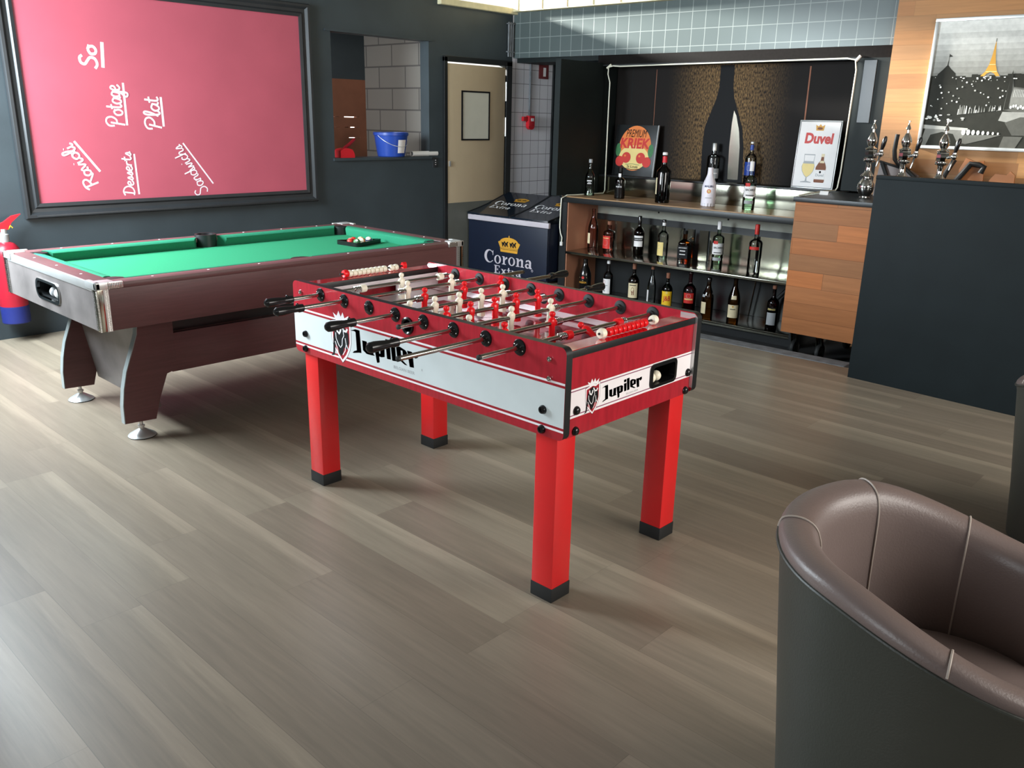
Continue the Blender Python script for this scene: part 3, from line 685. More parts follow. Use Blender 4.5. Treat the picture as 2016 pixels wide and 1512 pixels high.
# ================================================================== pool table
PX, PY, PL, PW, PT = 1.37, 3.713, 2.13, 1.172, .79
pt = thing('pool_table', 'long dark walnut pool table with green cloth and silver corners, against the chalkboard wall', 'pool table', (PX, PY, 0))
wd = M_['pool']
def ring_board(mb, z0, z1, t, m, inset=0, bev=.004):
    a, b = inset, t
    mb.box((a, a, z0), (PL - a, a + b, z1), m, bev); mb.box((a, PW - a - b, z0), (PL - a, PW - a, z1), m, bev)
m = MB(); m.box((.02, .004, .58), (PL - .02, .03, .762), wd, .003); m.build('side_apron', pt)
m = MB(); m.box((.02, PW - .03, .58), (PL - .02, PW - .004, .762), wd, .003); m.build('side_apron', pt)
# end aprons; the near-window end has the ball return opening
O0, O1, OZ0, OZ1 = .455, .735, .632, .712
m = MB()
for a, b in (((.03, .58), (O0, .762)), ((O1, .58), (PW - .03, .762)), ((O0, .58), (O1, OZ0)), ((O0, OZ1), (O1, .762))): m.box((.004, a[0], a[1]), (.03, b[0], b[1]), M_['poollit'])
e0 = m.build('end_apron', pt)
m = MB(); P = lambda u, v, a: (.004 + a, u, v)
ro = rounded(O0 - .012, O1 + .012, OZ0 - .010, OZ1 + .010, .045); ri = rounded(O0 + .002, O1 - .002, OZ0 + .002, OZ1 - .002, .038)
m.rings([[P(u, v, 0) for u, v in ro], [P(u, v, -.006) for u, v in ro], [P(u, v, -.006) for u, v in ri], [P(u, v, .01) for u, v in ri]], M_['chrome'], False, False)
m.build('opening_frame', e0)
m = MB(); m.rings([[P(u, v, .008) for u, v in ri], [P(u, v, .17) for u, v in ri]], M_['black'], False, True); m.build('return_tray', e0)
m = MB(); m.box((PL - .03, .03, .58), (PL - .004, PW - .03, .762), wd); m.build('end_apron', pt)
# wooden top rails
m = MB()
m.box((.005, .005, .757), (PL - .005, .088, PT), wd, .012); m.build('rail', pt)
m = MB(); m.box((.005, PW - .088, .757), (PL - .005, PW - .005, PT), wd, .012); m.build('rail', pt)
m = MB(); m.box((.010, .09, .757), (.096, PW - .09, PT), wd, .006); m.build('rail', pt)
m = MB(); m.box((PL - .096, .09, .757), (PL - .010, PW - .09, PT), wd, .006); m.build('rail', pt)
for x in (.0,):
    m = MB(); m.box((x, .05, .752), (x + .012, PW - .05, PT + .001), M_['silver'], .004); m.build('edge_highlight', pt)  # silver bar added to stand for the overexposed rail edge
# cloth and cushions
m = MB(); m.box((.09, .082, .718), (PL - .09, PW - .082, .733), M_['baize']); m.build('playing_cloth', pt)
def cushion(p0, p1, inn):
    """prism along p0->p1 (2-d), inn = unit vector to the playing side; ends cut at an angle"""
    p0, p1, inn = Vector(p0), Vector(p1), Vector(inn); d = (p1 - p0).normalized(); m = MB(); R = []
    prof = [(-.004, .733), (-.004, .7895), (.004, .7915), (.038, .786), (.046, .779), (.046, .768), (.034, .733)]
    for base, s in ((p0, 1), (p1, -1)):
        R.append([(base.x + inn.x * a + d.x * s * max(a, 0) * .8, base.y + inn.y * a + d.y * s * max(a, 0) * .8, z) for a, z in prof])
    m.rings(R, M_['baize2']); m.build('cushion', pt)
for x0, x1 in ((.155, PL / 2 - .065), (PL / 2 + .065, PL - .155)):
    cushion((x0, .088), (x1, .088), (0, 1)); cushion((x0, PW - .088), (x1, PW - .088), (0, -1))
cushion((.096, .155), (.096, PW - .155), (1, 0)); cushion((PL - .096, .155), (PL - .096, PW - .155), (-1, 0))
# pockets
for x, y in ((.115, .105), (PL / 2, .075), (PL - .115, .105), (.115, PW - .105), (PL / 2, PW - .075), (PL - .115, PW - .105)):
    m = MB(); m.lathe([(.058, PT - .003), (.060, PT - .004), (.060, .70), (.052, .69), (.050, .70), (.052, PT - .004)], M_['black'], (x, y, 0), 28)
    m.lathe([(0, .700), (.052, .700)], M_['ink'], (x, y, 0), 28); 
    if abs(x - PL / 2) < .1 and y > .5: m.lathe([(.050, .735), (.050, PT + .014), (.062, PT + .014), (.062, .735)], M_['black'], (x, y, 0), 28, cap=False)
    m.build('pocket', pt)
# silver corner fittings with beaded pattern
for cx, sx in ((0, 1), (PL, -1)):
    for cy, sy in ((0, 1), (PW, -1)):
        m = MB(); X = lambda a: cx + sx * a
        Y = lambda a: cy + sy * a
        def bx(a, b, mm, bev=0): m.box((min(X(a[0]), X(b[0])), min(Y(a[1]), Y(b[1])), a[2]), (max(X(a[0]), X(b[0])), max(Y(a[1]), Y(b[1])), b[2]), mm, bev)
        bx((-.004, -.004, .762), (.060, .020, PT + .006), M_['silver'], .006); bx((-.004, -.004, .762), (.020, .11, PT + .006), M_['silver'], .006)
        bx((.045, -.004, .764), (.115, .012, PT + .005), M_['silver'], .005); bx((.0, .0, .774), (.085, .075, PT + .005), M_['silver'], .010)
        bx((.0005, .0005, .579), (.034, .034, .765), M_['steel'], .004)
        for k in range(9):
            t = .05 + k * .0072; bx((t, -.0075, .766), (t + .0036, -.003, PT + .002), M_['chrome'], .0012)
        for k in range(31):
            z = .582 + k * .0059
            for a, b in (((-.003, .028), (.004, .034)), ((-.003, -.003), (.004, .003)), ((.034, -.003), (.041, .003)), ((.0435, -.002), (.047, .003))):
                bx((a[0], a[1], z), (b[0], b[1], z + .0036), M_['chrome'])
        bx((.028, -.001, .579), (.050, .004, .765), M_['silver'])
        m.build('corner_fitting', pt)
for q in (1, 2, 3, 5, 6, 7):
    for y in (.045, PW - .045):
        m = MB(); m.lathe([(0, PT + .0012), (.0055, PT + .001), (.006, PT - .002)], M_['label'], (PL * q / 8, y, 0), 12); m.build('rail_sight', pt)
for q in (1, 2, 3):
    for x in (.052, PL - .052):
        m = MB(); m.lathe([(0, PT + .0012), (.0055, PT + .001), (.006, PT - .002)], M_['label'], (x, PW * q / 4, 0), 12); m.build('rail_sight', pt)
# underframe: legs with swept edge, stretchers, end panels
LP_ = [(.235, .575), (.225, .50), (.195, .42), (.160, .33), (.140, .25), (.128, .17), (.126, .08), (.275, .072), (.300, .16), (.350, .285), (.400, .30), (.400, .575)]
for mir in (0, 1):
    for y in (.188, .935):
        fn = lambda u, v, a, mir=mir: (PL - u if mir else u, a, v)
        m = MB(); m.prism(LP_, fn, y + .0015, y + .0335, wd)
        lg = m.build('leg', pt, smooth=False)
        m = MB(); ed = LP_[:7]
        m.prism(ed + [(u + .004, v) for u, v in ed[::-1]], lambda u, v, a, fn=fn: fn(u - .003, v, a), y, y + .035, M_['poolgrey']); m.build('leg_edging', lg, smooth=False)
        fx = PL - .205 if mir else .205; fy = y + .017 + .05
        m = MB(); m.lathe([(.0, .0), (.064, .0), (.065, .004), (.060, .010), (.020, .034), (.012, .038), (.012, .046), (.016, .047), (.016, .056), (.009, .057), (.009, .074), (0, .074)], [M_['rubber'], M_['rubber']] + [M_['silver']] * 9, (fx, fy - .05, 0), 30); m.build('levelling_foot', lg)
    m = MB(); a0 = .27
    X = lambda u: PL - u if mir else u
    m.rings([[(X(.225), .222, .57), (X(.225), .936, .57), (X(.245), .936, .57), (X(.245), .222, .57)], [(X(.300), .222, .115), (X(.300), .936, .115), (X(.320), .936, .115), (X(.320), .222, .115)]], M_['poollit']); m.build('end_panel', pt, smooth=False)
for y in (.192, .937):
    m = MB(); m.box((.38, y, .287), (PL - .38, y + .028, .478), wd, .002); m.build('stretcher', pt)
m = MB(); m.box((.42, .235, .478), (PL - .42, .925, .583), M_['black']); m.box((.10, .05, .57), (PL - .10, PW - .05, .59), M_['black']); m.build('underframe', pt)

def pball(x, y, z, label, base, stripe=None, up=(0, 0, 1), name='pool_ball', r=.0222):
    """ball with optional stripe, white number disc on 'up'"""
    m = MB(); n = Vector(up).normalized(); R = n.to_track_quat('Z', 'Y').to_matrix().to_4x4(); m.M = R
    u, w = 24, 18; prof = [(r * math.sin(PI * a / w), -r * math.cos(PI * a / w)) for a in range(w + 1)]; ms = []
    for a in range(w):
        t = a + .5
        if stripe: ms.append(stripe if 5.2 < t < 12.8 else base)
        else: ms.append(M_['label'] if t > 16 else base)
    m.lathe(prof, ms, (0, 0, 0), u)
    if stripe:
        m.shape([ell(0, 0, .009, .009, 16)], lambda a, b: (r * 1.0005 if True else 0, a, b), M_['label'])
        m.text('11', lambda a, b: (r * 1.004, a, b), -.0045, -.004, .009, .008, M_['ink'])
    o = m.build(name, loc=(x, y, z)); tag(o, label, 'ball'); return o
RX, RY = 3.06, 4.06
tr = thing('triangle_rack', 'black plastic triangle ball rack lying on the green cloth', 'ball rack', (3.095, 4.206, .7334))
A_, B_, C_ = Vector((.0, .0)), Vector((.254, .082)), Vector((-.019, .209))
cen = (A_ + B_ + C_) / 3
def tri(k): return [(cen + (q - cen) * k) for q in (A_, B_, C_)]
def rnd(pts, r=.03, n=5):
    out = []
    for i, p in enumerate(pts):
        a = (pts[i - 1] - p).normalized(); b = (pts[(i + 1) % 3] - p).normalized()
        p0, p1 = p + a * r, p + b * r
        for k in range(n + 1):
            t = k / n; out.append(((1 - t) ** 2 * p0 + 2 * t * (1 - t) * p + t * t * p1))
    return out
to, ti = rnd(tri(1.0), .035), rnd(tri(.90), .03)
m = MB(); m.rings([[(p.x, p.y, 0) for p in ti], [(p.x, p.y, 0) for p in to], [(p.x, p.y, .025) for p in to], [(p.x, p.y, .025) for p in ti], [(p.x, p.y, 0) for p in ti]], M_['blackgloss'], False, False)
m.build('rack_frame', tr)
BZ = .7336 + .0222
pball(3.119, 4.311, BZ, 'red and white striped ball with a number disc, left side of the rack', M_['figwhite'], M_['inkred'], (.3, .45, .8))
pball(3.157, 4.334, BZ, 'plain red ball at the back of the rack', M_['inkred'], None, (.5, .6, -.4))
pball(3.133, 4.266, BZ, 'green ball mostly hidden low in the rack', M_['inkgreen'], None, (-.4, -.5, .5))
pball(3.180, 4.280, BZ, 'orange and white striped ball in the middle of the rack', M_['figwhite'], M_['inkorange'], (-.6, -.5, .3))
pball(3.240, 4.290, BZ, 'white ball with a dark purple stripe at the front of the rack', M_['figwhite'], M_['inknavy'], (-.35, -.3, .9))
pball(3.201, 4.320, BZ, 'pale yellow striped ball behind the purple striped ball', M_['figwhite'], M_['inkcream'], (.2, .4, .8))
for i, (y, z) in enumerate(((.520, .6598), (.572, .6598), (.628, .6598))):
    m = MB(); m.sphere((0, 0, 0), .0255, M_['whiteplastic' if i < 2 else 'inkgrey'], 20, 14); o = m.build('pool_ball', loc=(PX + .045, PY + y, z))  # last white ball greyed, shade inside the return put into its colour
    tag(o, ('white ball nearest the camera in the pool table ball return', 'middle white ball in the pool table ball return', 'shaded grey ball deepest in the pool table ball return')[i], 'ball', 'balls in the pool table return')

# ================================================================== chalkboard with handwriting
cb = thing('chalkboard', 'large red chalkboard in a black moulded frame with sideways white handwriting', 'chalkboard', (0, 6.29, 0))
BX0, BX1, BZ0, BZ1 = 2.02, 4.115, .882, 2.235
m = MB(); m.box((BX0 - .02, -.014, BZ0 - .02), (BX1 + .02, -.002, BZ1 + .02), M_['board']); bd = m.build('writing_surface', cb)
def profile_bar(p0, p1, out):
    """moulding with stepped profile from p0 to p1 (x, z), out = unit vector away from the board, mitred"""
    p0, p1, out = Vector(p0), Vector(p1), Vector(out); d = (p1 - p0).normalized(); m = MB(); R = []
    prof = [(-.004, -.002), (-.004, -.026), (.018, -.030), (.030, -.020), (.052, -.022), (.070, -.040), (.088, -.040), (.094, -.030), (.094, -.002)]
    for b, s in ((p0, -1), (p1, 1)): R.append([(b.x + out.x * a + d.x * s * a, y, b.y + out.y * a + d.y * s * a) for a, y in prof])
    m.rings(R, M_['frame']); m.build('frame_moulding', cb)
profile_bar((BX0, BZ0), (BX1, BZ0), (0, -1)); profile_bar((BX0, BZ1), (BX1, BZ1), (0, 1)); profile_bar((BX0, BZ0), (BX0, BZ1), (-1, 0)); profile_bar((BX1, BZ0), (BX1, BZ1), (1, 0))
m = MB(); m.box((BX0 - .03, -.050, .795), (BX1 + .09, -.004, .812), M_['frame'], .005); m.build('ledge', cb)
GL = {  # stroke letters in a unit box, x-height .5
    'R': (.75, [[(.1, 0), (.25, 1)], [(.0, .85), (.25, 1), (.6, .95), (.68, .72), (.5, .55), (.18, .5)], [(.38, .52), (.7, .02), (.8, .02)]]),
    'D': (.8, [[(.15, .0), (.28, .95)], [(.0, .85), (.3, .98), (.62, .85), (.75, .5), (.6, .15), (.3, .0), (.0, .05)]]),
    'P': (.75, [[(.05, -.05), (.25, .75)], [(.0, .55), (.02, .85), (.3, 1.0), (.6, .92), (.66, .65), (.45, .42), (.2, .40)]]),
    'S': (.7, [[(.62, .85), (.5, 1), (.25, .95), (.18, .72), (.38, .55), (.55, .38), (.5, .1), (.22, -.02), (.0, .12)]]),
    'a': (.5, [[(.42, .42), (.2, .5), (.03, .3), (.08, .05), (.25, .02), (.4, .25), (.44, .46), (.40, .1), (.55, .03)]]),
    'v': (.45, [[(.0, .45), (.08, .48), (.2, .03), (.4, .4), (.46, .48)]]), 'i': (.28, [[(.08, .48), (.06, .08), (.15, .0), (.28, .12)], [(.14, .72), (.16, .76)]]),
    'o': (.5, [[(.25, .5), (.05, .35), (.08, .08), (.28, .02), (.44, .2), (.38, .45), (.25, .5), (.5, .42)]]), 'l': (.3, [[(.0, .1), (.2, .55), (.28, .95), (.16, 1.0), (.08, .7), (.10, .1), (.2, .0), (.32, .12)]]),
    'e': (.42, [[(.02, .22), (.3, .3), (.34, .46), (.18, .52), (.04, .3), (.1, .04), (.28, .02), (.44, .15)]]), 's': (.4, [[(.02, .05), (.22, .45), (.24, .5), (.3, .3), (.24, .04), (.08, .03)], [(.26, .08), (.42, .12)]]),
    'r': (.4, [[(.05, .0), (.12, .5)], [(.1, .3), (.22, .46), (.38, .44), (.40, .40)]]), 't': (.38, [[(.2, .9), (.12, .2), (.2, .02), (.36, .1)], [(.0, .58), (.36, .62)]]),
    'g': (.48, [[(.42, .42), (.2, .5), (.05, .3), (.12, .06), (.32, .12), (.42, .44), (.36, -.3), (.18, -.42), (.04, -.28), (.48, .08)]]), 'n': (.5, [[(.03, .0), (.10, .48)], [(.08, .3), (.24, .48), (.36, .42), (.36, .08), (.5, .04)]]),
    'd': (.52, [[(.42, .4), (.2, .5), (.03, .3), (.08, .05), (.28, .04), (.44, .3), (.52, .95), (.42, .1), (.56, .03)]]), 'w': (.62, [[(.0, .46), (.08, .05), (.18, .03), (.3, .4), (.34, .05), (.46, .05), (.58, .46)]]),
    'c': (.4, [[(.34, .42), (.2, .5), (.04, .3), (.1, .04), (.26, .02), (.42, .14)]]), 'h': (.5, [[(.03, .0), (.16, .95)], [(.08, .25), (.24, .48), (.36, .42), (.34, .08), (.5, .04)]]), 'u': (.5, [[(.04, .48), (.06, .1), (.2, .03), (.36, .3), (.38, .48), (.36, .1), (.5, .04)]])}
def smooth_line(p, n=4):
    if len(p) < 3: return p
    out = []
    for i in range(len(p) - 1):
        a, b, c_, d_ = Vector(p[max(i - 1, 0)]), Vector(p[i]), Vector(p[i + 1]), Vector(p[min(i + 2, len(p) - 1)])
        for k in range(n):
            t = k / n; out.append(.5 * ((2 * b) + (c_ - a) * t + (2 * a - 5 * b + 4 * c_ - d_) * t * t + (3 * b - a - 3 * c_ + d_) * t ** 3))
    return out + [Vector(p[-1])]
def scrawl(word, a, b, cap, u0, u1, wd_):
    a, b, cap = Vector(a), Vector(b), Vector(cap); d = b - a; L = d.length; d.normalize()
    up_ = (cap - a); up_ = up_ - d * up_.dot(d); H = up_.length; up_.normalize()
    tot = sum(GL[c_][0] for c_ in word); k = L / tot; x = 0; m = MB()
    rng = random.Random(word); n = 0
    for c_ in word:
        w_, st = GL[c_]; hh = H if c_.isupper() else H * .98
        for s in st:
            n += 1
            pts = [a + d * (x + p.x * k * (1 if not c_.isupper() else 1)) + up_ * (p.y * hh) for p in smooth_line([Vector(q) for q in s])]
            cnt = [0]
            def lay(u, v, n=n, cnt=cnt): cnt[0] += 1; return (u, -.0146 - n * .0002 - cnt[0] * .000004, v)
            m.stroke([(p.x, p.y) for p in pts], lay, wd_, M_['chalk'])
        x += w_ * k
    m.stroke([u0, u1], lambda u, v: (u, -.0146, v), wd_ * 1.25, M_['chalk'])
    m.build('handwriting', bd, smooth=False)
scrawl('Ravioli', (2.428, 1.001), (2.272, 1.278), (2.343, .962), (2.295, 1.286), (2.444, 1.082), .012)
scrawl('Desserts', (2.667, .911), (2.669, 1.214), (2.588, .911), (2.693, 1.197), (2.699, .915), .010)
scrawl('Potage', (2.647, 1.391), (2.64, 1.659), (2.525, 1.39), (2.668, 1.675), (2.666, 1.392), .012)
scrawl('Plat', (2.91, 1.372), (2.907, 1.592), (2.795, 1.371), (2.928, 1.589), (2.93, 1.386), .013)
scrawl('Sandwichs', (3.233, .916), (3.041, 1.266), (3.145, .868), (3.063, 1.27), (3.278, .969), .009)
scrawl('So', (2.505, 1.758), (2.513, 1.905), (2.395, 1.766), (2.556, 1.93), (2.545, 1.767), .018)

# ================================================================== things at the left and on the hatch sill
fe = thing('fire_extinguisher', 'red fire extinguisher with blue base band hanging at the left behind the pool table', 'fire extinguisher', (1.755, 6.19, .13))
m = MB(); m.lathe([(0, .115), (.084, .115), (.084, .445), (.078, .490), (.055, .520), (.030, .532), (0, .532)], M_['extred'], seg=32); m.build('cylinder', fe)
m = MB(); m.lathe([(0, 0), (.080, 0), (.085, .006), (.085, .115), (0, .115)], M_['bluedeep'], seg=32); m.build('base_band', fe)
m = MB(); m.lathe([(0, .53), (.028, .53), (.030, .545), (.030, .580), (.022, .585), (.020, .615), (0, .615)], M_['silver'], seg=20); m.build('valve', fe)
m = MB(); m.prism([(-.05, .60), (.0, .598), (.03, .615), (.055, .655), (.115, .705), (.06, .695), (.01, .660), (-.04, .640)], lambda u, v, a: (u, a, v), -.012, .012, M_['redplastic']); m.build('lever', fe)
m = MB(); m.tube([(.03, -.005, .61), (.045, -.014, .635), (.055, -.014, .62)], .004, M_['inkyellow'], 8); m.build('safety_pin', fe)
m = MB(); m.box((-.04, -.0845, .22), (.05, -.080, .40), M_['label']); m.M = Matrix(); m.build('label_sticker', fe)
m = MB(); m.box((-.05, .07, .25), (.05, .10, .30), M_['black']); m.build('wall_bracket', fe)
bk = thing('bucket', 'blue plastic bucket with white label standing on the hatch sill', 'bucket', (5.10, 6.375, 1.1375))
m = MB(); m.lathe([(0, .004), (.118, .0), (.124, .006), (.152, .185), (.160, .188), (.160, .212), (.153, .214), (.150, .190), (.120, .012), (0, .010)], M_['blueplastic'], seg=36); m.build('pail', bk)
m = MB()
R = []
for h, rr_ in ((.035, .1305), (.150, .1485)): R.append([(rr_ * math.cos(a), rr_ * math.sin(a), h) for a in [(-1.78 + .66 * k / 8) for k in range(9)]])
m.rings(R, M_['label'], False, False, False)
pass; m.build('label_sticker', bk)
m = MB(); m.tube([(.158 * math.cos(a), -.158 * abs(math.sin(a)) * .85 - .02 * math.sin(a) ** 2 if True else 0, .195 - .105 * math.sin(a) ** 1) for a in [PI * k / 16 for k in range(17)]], .0022, M_['silver'], 6); m.build('handle', bk)
m = MB(); m.lathe([(.019, 0), (.024, 0), (.024, .31), (.019, .31), (.019, 0)], M_['whiteplastic'], ax='X', seg=20, cap=False); o = m.build('cardboard_roll', loc=(5.285, 6.305, 1.1615))
tag(o, 'pale roll of paper lying on the hatch sill right of the blue bucket', 'paper roll')
rp_ = thing('dustpan', 'small bright red plastic dustpan at the left end of the hatch sill', 'dustpan', (4.585, 6.36, 1.1375))
m = MB(); m.prism([(-.085, .0), (.060, .0), (.057, .035), (.035, .068), (-.01, .080), (-.06, .074), (-.085, .06)], lambda u, v, a: (u, a, v), -.05, .05, M_['redplastic']); m.build('pan', rp_)
m = MB(); m.tube([(.0, .02, .08), (.06, .03, .11), (.13, .05, .15)], [.012, .014, .012], M_['linered'], 10); m.build('handle', rp_)

# ================================================================== tub chairs
def tub_chair(label, loc, a_open, half):
    t = thing('tub_chair', label, 'armchair', (loc[0], loc[1], 0), a_open)
    N = 64; T = [half + (2 * PI - 2 * half) * k / N for k in range(N + 1)]        # opening centred on local +x
    def drop(q):                                                                  # the rim sinks from the back to the arms
        x = min(max((abs(q - PI) - .75) / 1.45, 0), 1); return -.115 * x * x * (3 - 2 * x)
    def ring(prof, q): return [(r * math.cos(q), r * math.sin(q), z - .014 * max(z - .25, 0) / .48 + drop(q) * max(z - .25, 0) / .48) for r, z in prof]
    out = [(.296, .012), (.312, .20), (.336, .46), (.354, .670), (.359, .700)]
    m = MB(); m.rings([ring(out + [(.340, .700), (.312, .44), (.285, .012)], q) for q in T], M_['leatherout']); m.build('outer_shell', t)
    inn = [(.359, .702), (.361, .716), (.354, .731), (.337, .738), (.312, .736), (.292, .724), (.280, .702), (.274, .660), (.272, .52), (.266, .38), (.262, .30), (.300, .30), (.330, .64), (.342, .700)]
    inn = [(p.x, p.y) for p in smooth_line([Vector(p) for p in inn[:11]], 3)] + inn[11:]
    m = MB(); m.rings([ring(inn, q) for q in T], M_['leather']); sh = m.build('inner_back', t)
    m = MB(); m.tube([ring([(.361, .701)], q)[0] for q in T], .0042, M_['leatherout'], 8); m.build('piping', sh)
    for q in (PI - 1.66, PI - .92, PI + .05, PI + 1.43, PI + 2.1):
        m = MB(); m.tube(ring([(p.x, p.y) for p in smooth_line([Vector(p) for p in [(.362, .712), (.356, .732), (.337, .740), (.312, .738), (.291, .725), (.279, .702), (.2725, .660), (.2705, .52), (.265, .36)]], 3)], q), .0022, M_['stitch'], 6); m.build('seam', sh)
    m = MB(); m.lathe([(0, .26), (.250, .26), (.258, .30), (.258, .365), (.240, .390), (.15, .398), (0, .400)], M_['leather'], (.0, 0, 0), 40); m.build('seat_cushion', t)
    m = MB(); m.lathe([(0, .016), (.278, .016), (.285, .26), (0, .26)], M_['leatherout'], seg=40); m.build('base', t)
    for k in range(4):
        q = PI / 4 + k * PI / 2; m = MB(); m.cyl((.22 * math.cos(q), .22 * math.sin(q), 0), (.22 * math.cos(q), .22 * math.sin(q), .02), .022, M_['black'], 14); m.build('foot', t)
    return t
tub_chair('taupe leather tub armchair in the right foreground, seat partly in view', (1.700, .358), math.radians(290), .62)
tub_chair('dark tub armchair cut off by the right edge, in front of the bar counter', (3.597, .360), math.radians(36), .62)

# ================================================================== drinks cooler
def serif(mb, word, fn, x, y, h, m, fit=None):
    """heavy serif lettering built from outlines; returns width"""
    def slab(x0, x1, y0, t=.07): return [[(x0, y0), (x1, y0), (x1, y0 + t), (x0, y0 + t)]]
    def bar(x0, x1, y0, y1): return [[(x0, y0), (x1, y0), (x1, y1), (x0, y1)]]
    def G(c):
        if c == 'C': return .86, [[ell(.46, .5, .44, .52, 26, .62, 2 * PI - .62) + ell(.52, .5, .27, .44, 26, 2 * PI - .75, .75)]] + [bar(.76, .82, .62, .98)]
        if c == 'E': return .78, [bar(.10, .28, 0, 1), slab(.0, .40, 0), slab(.0, .40, .93), bar(.1, .68, .0, .07), bar(.1, .66, .93, 1), bar(.62, .70, 0, .28), bar(.60, .67, .74, 1), bar(.28, .46, .47, .54), bar(.42, .48, .38, .63)]
        if c == 'o': return .62, [[ell(.30, .33, .30, .34, 26), ell(.30, .33, .15, .28, 26)]]
        if c == 'r': return .50, [bar(.10, .26, 0, .62), slab(.02, .36, 0, .06), slab(.02, .2, .59, .06), [[(.24, .40), (.34, .60), (.46, .62), (.48, .48), (.38, .46), (.28, .34)]]]
        if c == 'n': return .70, [bar(.08, .24, 0, .62), slab(.0, .32, 0, .06), slab(.0, .18, .59, .06), [[(.22, .46), (.34, .62), (.50, .64), (.60, .54), (.60, 0), (.44, 0), (.44, .44), (.38, .53), (.24, .40)]], slab(.38, .68, 0, .06)]
        if c == 'a': return .62, [[[(.36, .0), (.36, .46), (.28, .56), (.20, .50), (.06, .44), (.10, .60), (.30, .66), (.46, .60), (.52, .48), (.52, .10), (.60, .04), (.52, -.02), (.42, .0)]], [ell(.20, .17, .19, .19, 18), ell(.25, .18, .09, .11, 18)]]
        if c == 'x': return .66, [[[(.02, .62), (.22, .62), (.62, 0), (.42, 0)]], [[(.44, .62), (.56, .62), (.16, 0), (.04, 0)]], slab(.0, .26, .58, .05), slab(.40, .62, .58, .05), slab(.0, .22, .0, .05), slab(.38, .66, .0, .05)]
        if c == 't': return .44, [[[(.12, .88), (.26, .88), (.26, .12), (.34, .06), (.40, .10), (.36, .0), (.24, -.02), (.12, .06)]], slab(.0, .40, .56, .07)]
        return .3, []
    wid = sum(G(c)[0] + .05 for c in word); k = (fit / wid) if fit else h; cx = x
    for i, c in enumerate(word):
        w_, sh = G(c)
        for j, loops in enumerate(sh): mb.shape([[(cx + u * k, y + v * h) for u, v in lp] for lp in loops], lambda u, v, j=j: fn(u, v, j * .1), m)
        cx += (w_ + .05) * k
def crown(mb, fn, x, y, w, h):
    T = lambda pts: [(x + u * w, y + v * h) for u, v in pts]
    mb.shape([T([(.12, .0), (.88, .0), (.90, .26), (.10, .26)])], lambda u, v: fn(u, v, 0), M_['inkgold'])
    mb.shape([T([(.10, .28), (.0, .62), (.08, .70)] + [(.5 + .42 * math.cos(a), .62 + .34 * math.sin(a)) for a in [PI - PI * k / 12 for k in range(13)]] + [(.92, .70), (1.0, .62), (.90, .28)])], lambda u, v: fn(u, v, 0), M_['inkgold'])
    mb.shape([T([(.48, .94), (.52, .94), (.52, 1.08), (.48, 1.08)])], lambda u, v: fn(u, v, 0), M_['inkgold'])
    for q in (.20, .34, .56, .70):
        mb.shape([T([(q, .34), (q + .03, .34), (q + .05, .48), (q + .10, .34), (q + .13, .36), (q + .09, .56), (q + .14, .68), (q + .08, .70), (q + .04, .60), (q - .04, .66), (q - .02, .52)])], lambda u, v: fn(u, v, .2), M_['ink'])
    mb.shape([T([(.12, .17), (.88, .17), (.88, .20), (.12, .20)])], lambda u, v: fn(u, v, .2), M_['ink'])
ck = bthing('drinks_cooler', 'dark navy drinks chest cooler with gold crown logo, left of the bottle shelves', 'cooler', 0, 0, 0)
q0, q1 = -1.095, -.068
m = MB(); m.box((q0, -.135, .02), (q1, .44, .56), M_['navy'], .006)
for q in (q0 + .05, q1 - .05):
    for p in (-.08, .38): m.cyl((q, p, 0), (q, p, .03), .02, M_['black'], 10)
bd2 = m.build('body', ck)
m = MB(); fn = lambda u, v, d=0: (u, -.1515 - d * .0015, v)
m.box((q0 + .006, -.150, .03), (q1 - .003, -.133, .522), M_['navy'], .004)
serif(m, 'Corona', fn, -.872, .125, .125, M_['lilac'], .635)
serif(m, 'Extra', fn, -.735, .028, .080, M_['lilac'], .36)
crown(m, fn, -.688, .248, .285, .150)
m.shape([ell(-.245, .108, .012, .012, 12), ell(-.245, .108, .008, .008, 12)], fn, M_['lilac'])
m.build('front_panel', ck)
m = MB(); m.box((q0, -.158, .526), (q1 + .012, -.13, .576), M_['lilac'], .004); m.build('rim_strip', ck)
LIDP = [(-.165, .580), (-.160, .594), (-.02, .622), (.136, .660), (.30, .712), (.44, .760), (.445, .740), (.30, .690), (.136, .638), (-.02, .60)]
lz = lambda p: next(a[1] + (b[1] - a[1]) * (p - a[0]) / (b[0] - a[0]) for a, b in zip(LIDP[1:5], LIDP[2:6]) if p <= b[0] + 1e-6)
for a, b, nm in ((q0 - .004, -.53, 0), (-.525, q1 + .010, 1)):
    m = MB(); m.prism(LIDP, lambda u, v, t: (t, u, v), a, b, M_['navylid'])
    for e in (a, b - .008): m.prism([(u, v + .004) for u, v in LIDP], lambda u, v, t: (t, u, v), e, e + .008, M_['black'])
    g = lambda u, v, d=0: (u, v, lz(v) + .002 + d * .0012)
    x0 = a + (.075 if nm == 0 else .03)
    serif(m, 'Corona', g, x0, .135, .085, M_['inkwhite'], .43); serif(m, 'Extra', g, x0 + .03, .035, .075, M_['inkwhite'], .27)
    crown(m, g, x0 + .17, .235, .19, .085)
    m.build('lid', ck)

